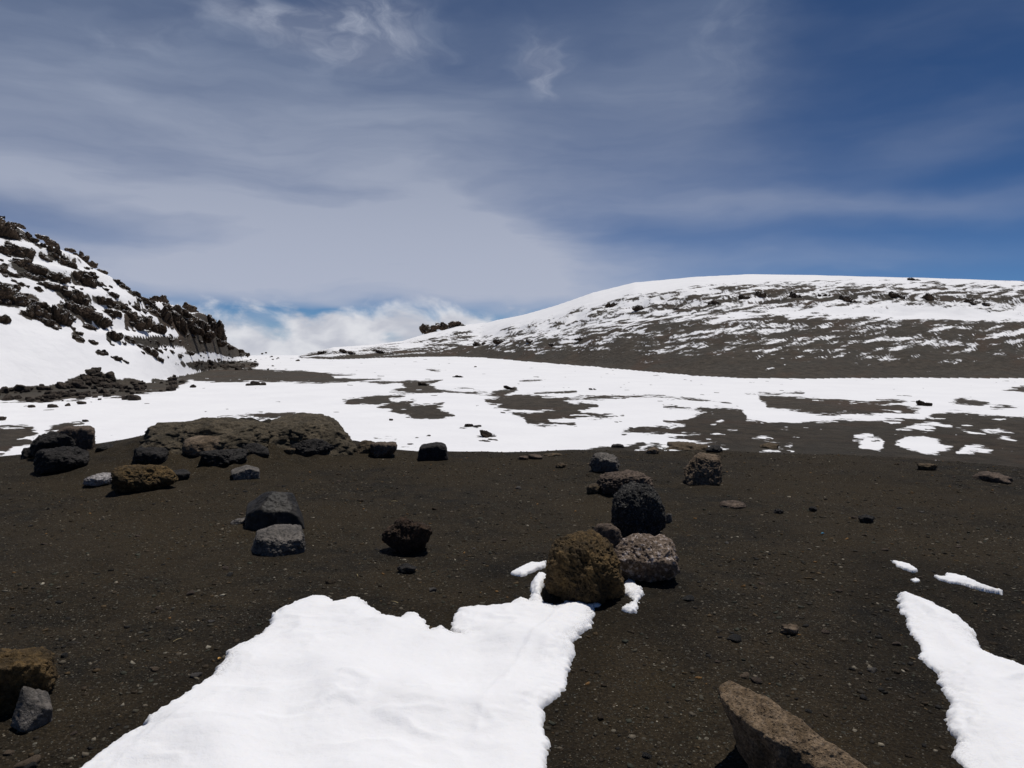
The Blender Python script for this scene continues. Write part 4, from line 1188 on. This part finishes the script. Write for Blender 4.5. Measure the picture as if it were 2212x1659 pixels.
def snow_patch(name, label, T, ew, pix, k):
    poly = np.array([gnd(u, v) for u, v in pix])
    q = polysdf(PN, poly)
    wet[near_i] = np.maximum(wet[near_i], sst(-0.32 if k == 0 else -0.6, -0.02, q))
    lo, hi = poly.min(0) - 0.06, poly.max(0) + 0.06
    ext = (hi - lo).max()
    st = 0.0095 if ext > 1.5 else (0.006 if ext > .35 else 0.003)
    gx, gy = np.arange(lo[0], hi[0], st), np.arange(lo[1], hi[1], st)
    GX, GY = np.meshgrid(gx, gy, indexing='ij')
    P = np.stack([GX.ravel(), GY.ravel()], 1)
    sc_ = 1.0 if ext > 0.6 else 0.55
    s = polysdf(P, poly)
    s = s + sc_ * (0.026 * fbm(P[:, 0] * 3.3, P[:, 1] * 3.3, 2.0 + k, 2, 0.5) + 0.020 * (0.3 - np.abs(fbm(P[:, 0] * 7, P[:, 1] * 7, 5.0, 4, 0.65))) + 0.012 * fbm(P[:, 0] * 24, P[:, 1] * 24, 7.0, 3, 0.7))
    # thaw holes
    nx, ny = len(gx), len(gy)
    s2 = s.reshape(nx, ny)
    gxv, gyv = np.gradient(s2, st)
    g2 = gxv ** 2 + gyv ** 2 + 1e-6
    inside = s2 > 0
    ring = (~inside) & (s2 > -2.2 * st)
    PX_, PY_ = GX.copy(), GY.copy()
    mv = np.clip(-s2 / g2, 0, 2 * st)
    PX_[ring] += (gxv * mv)[ring]; PY_[ring] += (gyv * mv)[ring]
    use = inside | ring
    cell = (use[:-1, :-1] & use[1:, :-1] & use[:-1, 1:] & use[1:, 1:]) & (inside[:-1, :-1] | inside[1:, :-1] | inside[:-1, 1:] | inside[1:, 1:])
    sd = np.maximum(s2, 0)
    xx, yy = PX_, PY_
    vary = 0.75 + 0.45 * fbm(xx * 2.2, yy * 2.2, 9.0 + k, 2)
    Th = T * np.clip(vary, 0.15, 1.5)
    h = Th * (0.45 * np.sqrt(np.clip(1 - (1 - np.clip(sd / (0.35 * ew), 0, 1)) ** 2, 0, 1)) + 0.55 * np.clip(sd / (1.5 * ew), 0, 1) ** 0.8)
    deep = sst(0, 0.15, sd)
    lumps = 0.042 * fbm(xx * 1.4, yy * 1.7, 4.0 + k, 2) + 0.034 * np.maximum(0.32 - np.abs(fbm(xx * 2.2 + 3, yy * 3.4, 1.0, 3)), 0) * sst(-.2, .4, pn(xx * 1.1, yy * 1.1, 6.0)) + 0.0012 * fbm(xx * 34, yy * 34, 1.0, 2)
    h = h * (1 + (0.06 if k < 2 else 0.2) * fbm(xx * 26, yy * 26, 3.0 + k, 2) * (1 - deep))
    h = h + lumps * deep + 0.05 * T * sst(0.1, 0.7, sd)
    if k == 0:
        PP = np.stack([xx.ravel(), yy.ravel()], 1)
        wob = 0.02 * fbm(xx * 8, yy * 8, 6., 2)
        dr = line_dist(PP, ridge_line).reshape(xx.shape) + wob
        h = h + 0.012 * np.exp(-(dr / 0.022) ** 2) * (0.6 + 0.6 * pn(xx * 3, yy * 3, 2.))
        dd = line_dist(PP, drift_line).reshape(xx.shape) + wob
        h = h + 0.012 * np.exp(-(dd / 0.03) ** 2) * deep
    z = H(xx.ravel(), yy.ravel()).reshape(xx.shape) + np.where(inside, np.maximum(h, 0.002), -0.02)
    thin = (1 - sst(0.0, 0.09, sd)) * sst(-0.15, 0.45, fbm(xx * 2.0, yy * 2.0, 30., 2)) * (sst(2.7, 3.3, yy) if k == 0 else 0.5)
    idx = np.full((nx, ny), -1)
    ids = np.arange(nx * ny).reshape(nx, ny)
    Fq = np.stack([ids[:-1, :-1][cell], ids[1:, :-1][cell], ids[1:, 1:][cell], ids[:-1, 1:][cell]], 1)
    usedv, inv = np.unique(Fq, return_inverse=True)
    V = np.stack([xx.ravel(), yy.ravel(), z.ravel()], 1)[usedv]
    base = V.mean(0); base[2] = 0
    me = mesh_np(name, V - base, inv.reshape(Fq.shape))
    at = me.attributes.new('thin', 'FLOAT', 'POINT')
    at.data.foreach_set('value', thin.ravel()[usedv].astype(np.float32))
    o = link(name, me, M_snow)
    o.location = base
    tag(o, label, 'snow patch', 'snow remnants on the near gravel')
    return poly


SNOWPOLY = [snow_patch(*p, k) for k, p in enumerate(PATCH)]


def terrain_objects():
    ids = np.arange(NA * NR).reshape(NA, NR)
    nxt = np.roll(ids, -1, axis=0)
    Fq = np.stack([ids[:, :-1].ravel(), ids[:, 1:].ravel(), nxt[:, 1:].ravel(), nxt[:, :-1].ravel()], 1)
    fr = reg[Fq]
    rmin = info['r'][Fq].min(1)
    lim = 16.0
    region = np.zeros(len(Fq), int)
    for k in (1, 2, 3):
        region[(fr == k).sum(1) >= 2] = k
    region[(rmin > lim) & (region == 0)] = 1
    V = np.stack([X, Y, Z], 1)
    for k, (nm, mat) in enumerate((('ground', M_grav), ('crater_floor', M_terr), ('hill_left', M_terr), ('hill_right', M_terr))):
        f = Fq[region == k][:, ::-1]
        uv, inv = np.unique(f, return_inverse=True)
        if k == 0:      # close the middle under the viewer
            pass
        me = mesh_np(nm, V[uv], inv.reshape(f.shape))
        at = me.attributes.new('snow', 'FLOAT', 'POINT')
        at.data.foreach_set('value', S[uv].astype(np.float32))
        at = me.attributes.new('wet', 'FLOAT', 'POINT')
        at.data.foreach_set('value', wet[uv].astype(np.float32))
        o = link(nm, me, mat)
        o['kind'] = 'structure'


terrain_objects()


# ------------------------------------------------------------------ loose gravel
def gravel(name, count, rng, smin, smax, expo, seed, label):
    rg = np.random.default_rng(seed)
    u = rg.random(count)
    r0, r1 = 2.2, 12.0
    r = (r0 ** expo + u * (r1 ** expo - r0 ** expo)) ** (1 / expo)
    a = rg.uniform(R(-41), R(41), count)
    x, y = np.sin(a) * r, np.cos(a) * r
    nsk = 9000                      # chips and grit banked against the boulders
    ks = rg.integers(0, len(ROCK_SPOTS), nsk)
    sp_ = np.array([(q[0], q[1], q[2][0], q[2][1]) for q in ROCK_SPOTS])[ks]
    th_ = rg.uniform(0, 6.283, nsk)
    ra_ = 0.85 + np.abs(rg.normal(0, 0.22, nsk))
    x = np.concatenate([x, sp_[:, 0] + np.cos(th_) * sp_[:, 2] * ra_]); y = np.concatenate([y, sp_[:, 1] + np.sin(th_) * sp_[:, 3] * ra_])
    r = np.hypot(x, y); a = np.arctan2(x, y); count = len(x)
    # clumps
    dens = fbm(x * 0.8, y * 0.8, 40., 3)
    keep = dens + rg.uniform(-.6, .6, count) > -0.25
    keep &= r < np.interp(a, B_az, B_r) + 0.4
    x, y, r = x[keep], y[keep], r[keep]
    nn = len(x)
    z = H(x, y)
    size = smin * (smax / smin) ** (rg.random(nn) ** 4.2)
    cube = np.array([[sx, sy, sz] for sx in (-1, 1) for sy in (-1, 1) for sz in (-1, 1)], float) * 0.62
    octa = np.array([[0, 0, 1.0], [0, 0, -1.0]])
    B = cube
    Fb = np.array([[0, 1, 3, 2], [4, 6, 7, 5], [0, 4, 5, 1], [2, 3, 7, 6], [0, 2, 6, 4], [1, 5, 7, 3]])
    V = B[None] * (1 + rg.uniform(-.45, .35, (nn, 8, 3)))
    V *= rg.uniform(.55, 1.25, (nn, 1, 3)) * np.array([1, 1, .5])
    th = rg.uniform(0, 6.28, nn)
    ct, stt = np.cos(th)[:, None], np.sin(th)[:, None]
    tilt = rg.uniform(-.5, .5, nn)[:, None]
    vx, vy, vz = V[..., 0], V[..., 1], V[..., 2]
    vx, vz = vx * np.cos(tilt) - vz * np.sin(tilt), vx * np.sin(tilt) + vz * np.cos(tilt)
    vx, vy = vx * ct - vy * stt, vx * stt + vy * ct
    W = np.stack([vx, vy, vz], -1) * size[:, None, None]
    W += np.stack([x, y, z + size * 0.02], 1)[:, None, :]
    Fa = Fb[None] + (np.arange(nn) * 8)[:, None, None]
    me = mesh_np(name, W.reshape(-1, 3), Fa.reshape(-1, 4), smooth=False)
    pal = np.array([(.016, .016, .017), (.028, .025, .022), (.042, .034, .026), (.055, .053, .046), (.045, .050, .044), (.075, .056, .036), (.11, .10, .088), (.17, .16, .145), (.15, .09, .04), (.30, .29, .27)])
    pw = np.array([.13, .18, .2, .14, .11, .09, .08, .045, .015, .012]); pw /= pw.sum()
    ci = rg.choice(len(pal), nn, p=pw)
    cc = pal[ci] * rg.uniform(.7, 1.2, (nn, 1)) * np.array([1.0, .92, .76])
    col = np.ones((nn, 8, 4), np.float32)
    col[..., :3] = cc[:, None, :]
    at = me.color_attributes.new('tint', 'FLOAT_COLOR', 'POINT')
    at.data.foreach_set('color', col.ravel())
    o = link(name, me, M_peb)
    o['kind'] = 'stuff'
    tag(o, label, 'gravel')
    return o


M_peb, t = new_mat('pebble_stone')
ca = t.n('ShaderNodeAttribute', attribute_name='tint').outputs['Color']
pos = t.n('ShaderNodeNewGeometry').outputs['Position']
nz = t.noise(pos, 140, 3, 0.6)
colr = t.mix(t.mr(nz, 0.3, 0.7), t.vec('SCALE', ca, 0.7), t.vec('SCALE', ca, 1.25))
finish(t, colr, 0.85, t.bump(nz, 0.4, 0.004), 0.15)
gravel('gravel', 88000, None, 0.0028, 0.022, 1.2, 77, 'fine mixed grey and brown gravel covering the near slope')

# individual small stones lying loose on the gravel
pebs = []
for k in range(6):
    me = rock_mesh('loose_stone', (1, 1, 1), 700 + k, 3, nplanes=10, sharp=12, n1=0.15, n2=0.06)
    me.materials.append(M[('grey', 'mauve', 'brown', 'tan', 'speckled', 'mauve')[k]])
    pebs.append(me)
pebcol = ('grey', 'mauve-brown', 'brown', 'tan', 'black', 'mauve-brown')
rg = random.Random(9)
cnt = 0
while cnt < 95:
    u, v = rg.uniform(0, 2212), 1000 + 659 * rg.random() ** 1.3
    x, y = gnd(u, v)
    if any(polysdf(np.array([[x, y]]), q)[0] > -0.05 for q in SNOWPOLY):
        continue
    if any(math.hypot(x - a_, y - b_) < max(h_[0], h_[1]) * 1.25 for a_, b_, h_ in ROCK_SPOTS):
        continue
    s = rg.uniform(0.012, 0.028) * (1.7 if rg.random() < .12 else 1)
    pk = rg.randrange(6)
    o = bpy.data.objects.new('loose_stone', pebs[pk])
    C.objects.link(o)
    o.scale = (s, s * rg.uniform(.6, 1), s * rg.uniform(.35, .65))
    o.location = (x, y, float(H(x, y)) + s * 0.15)
    o.rotation_euler = (rg.uniform(-.2, .2), rg.uniform(-.2, .2), rg.uniform(0, 6.28))
    side = 'left of the large snow patch' if u < 700 and v > 1290 else 'between snow patch and snow tongue' if v > 1290 else 'in the left middle distance' if u < 740 else 'in the centre middle distance' if u < 1300 else 'in the right middle distance'
    tag(o, 'small %s loose stone on gravel %s' % (pebcol[pk], side), 'stone', 'small loose stones on the near gravel')
    cnt += 1

# scraps of straw and litter
M_straw = rock_mat('dry_straw', (0.30, 0.24, 0.12), (0.42, 0.34, 0.18), None, 0, 30, 0.8, 0.2, 0.002)
M_scrap = rock_mat('blue_scrap_plastic', (0.05, 0.28, 0.45), (0.08, 0.34, 0.5), None, 0, 30, 0.5, 0.1, 0.002, pits=0)
M_peel = rock_mat('orange_crumb', (0.5, 0.27, 0.07), (0.6, 0.36, 0.12), None, 0, 30, 0.6, 0.3, 0.002, pits=0)


def sliver(name, u, v, ln, wd, yaw, mat, label, cat):
    x, y = gnd(u, v)
    bm = bmesh.new()
    nseg = 5
    prev = None
    for i in range(nseg):
        f = i / (nseg - 1) - 0.5
        ww = wd * (1 - 1.2 * f * f) / 2
        cx, cz = f * ln, 0.004 - f * f * 0.012 + wd * .5
        ring = [bm.verts.new((cx, dy * ww, cz + dz * ww)) for dy, dz in ((-1, -.5), (1, -.5), (1, .5), (-1, .5))]
        if prev:
            for q in range(4):
                bm.faces.new((prev[q], prev[(q + 1) % 4], ring[(q + 1) % 4], ring[q]))
        else:
            bm.faces.new(ring[::-1])
        prev = ring
    bm.faces.new(prev)
    me = bpy.data.meshes.new(name); bm.to_mesh(me); bm.free()
    o = link(name, me, mat)
    o.location = (x, y, float(H(x, y)) + 0.004)
    o.rotation_euler.z = yaw
    tag(o, label, cat)


sliver('straw', 383, 1387, 0.05, 0.004, 1.1, M_straw, 'straw sliver on gravel left of the large snow patch', 'straw')
sliver('straw', 853, 1306, 0.05, 0.004, -.6, M_straw, 'straw sliver on gravel above the large snow patch', 'straw')
sliver('straw', 772, 1247, 0.045, 0.004, 1.9, M_straw, 'upper straw sliver on gravel below the brown clinker', 'straw')
sliver('straw', 852, 1081, 0.06, 0.008, 0.1, M_straw, 'pale stick on gravel between smooth boulder and clinker', 'stick')
sliver('straw', 160, 1388, 0.07, 0.004, 0.05, M['grey'], 'thin grey stick lying right of the honey-brown boulder', 'stick')
sliver('peel', 474, 1430, 0.018, 0.012, 1.2, M_peel, 'tiny orange crumb on gravel left of the snow patch', 'litter')
sliver('plastic_scrap', 1777, 1157, 0.03, 0.012, 0.4, M_scrap, 'tiny blue plastic scrap on the right gravel', 'litter')
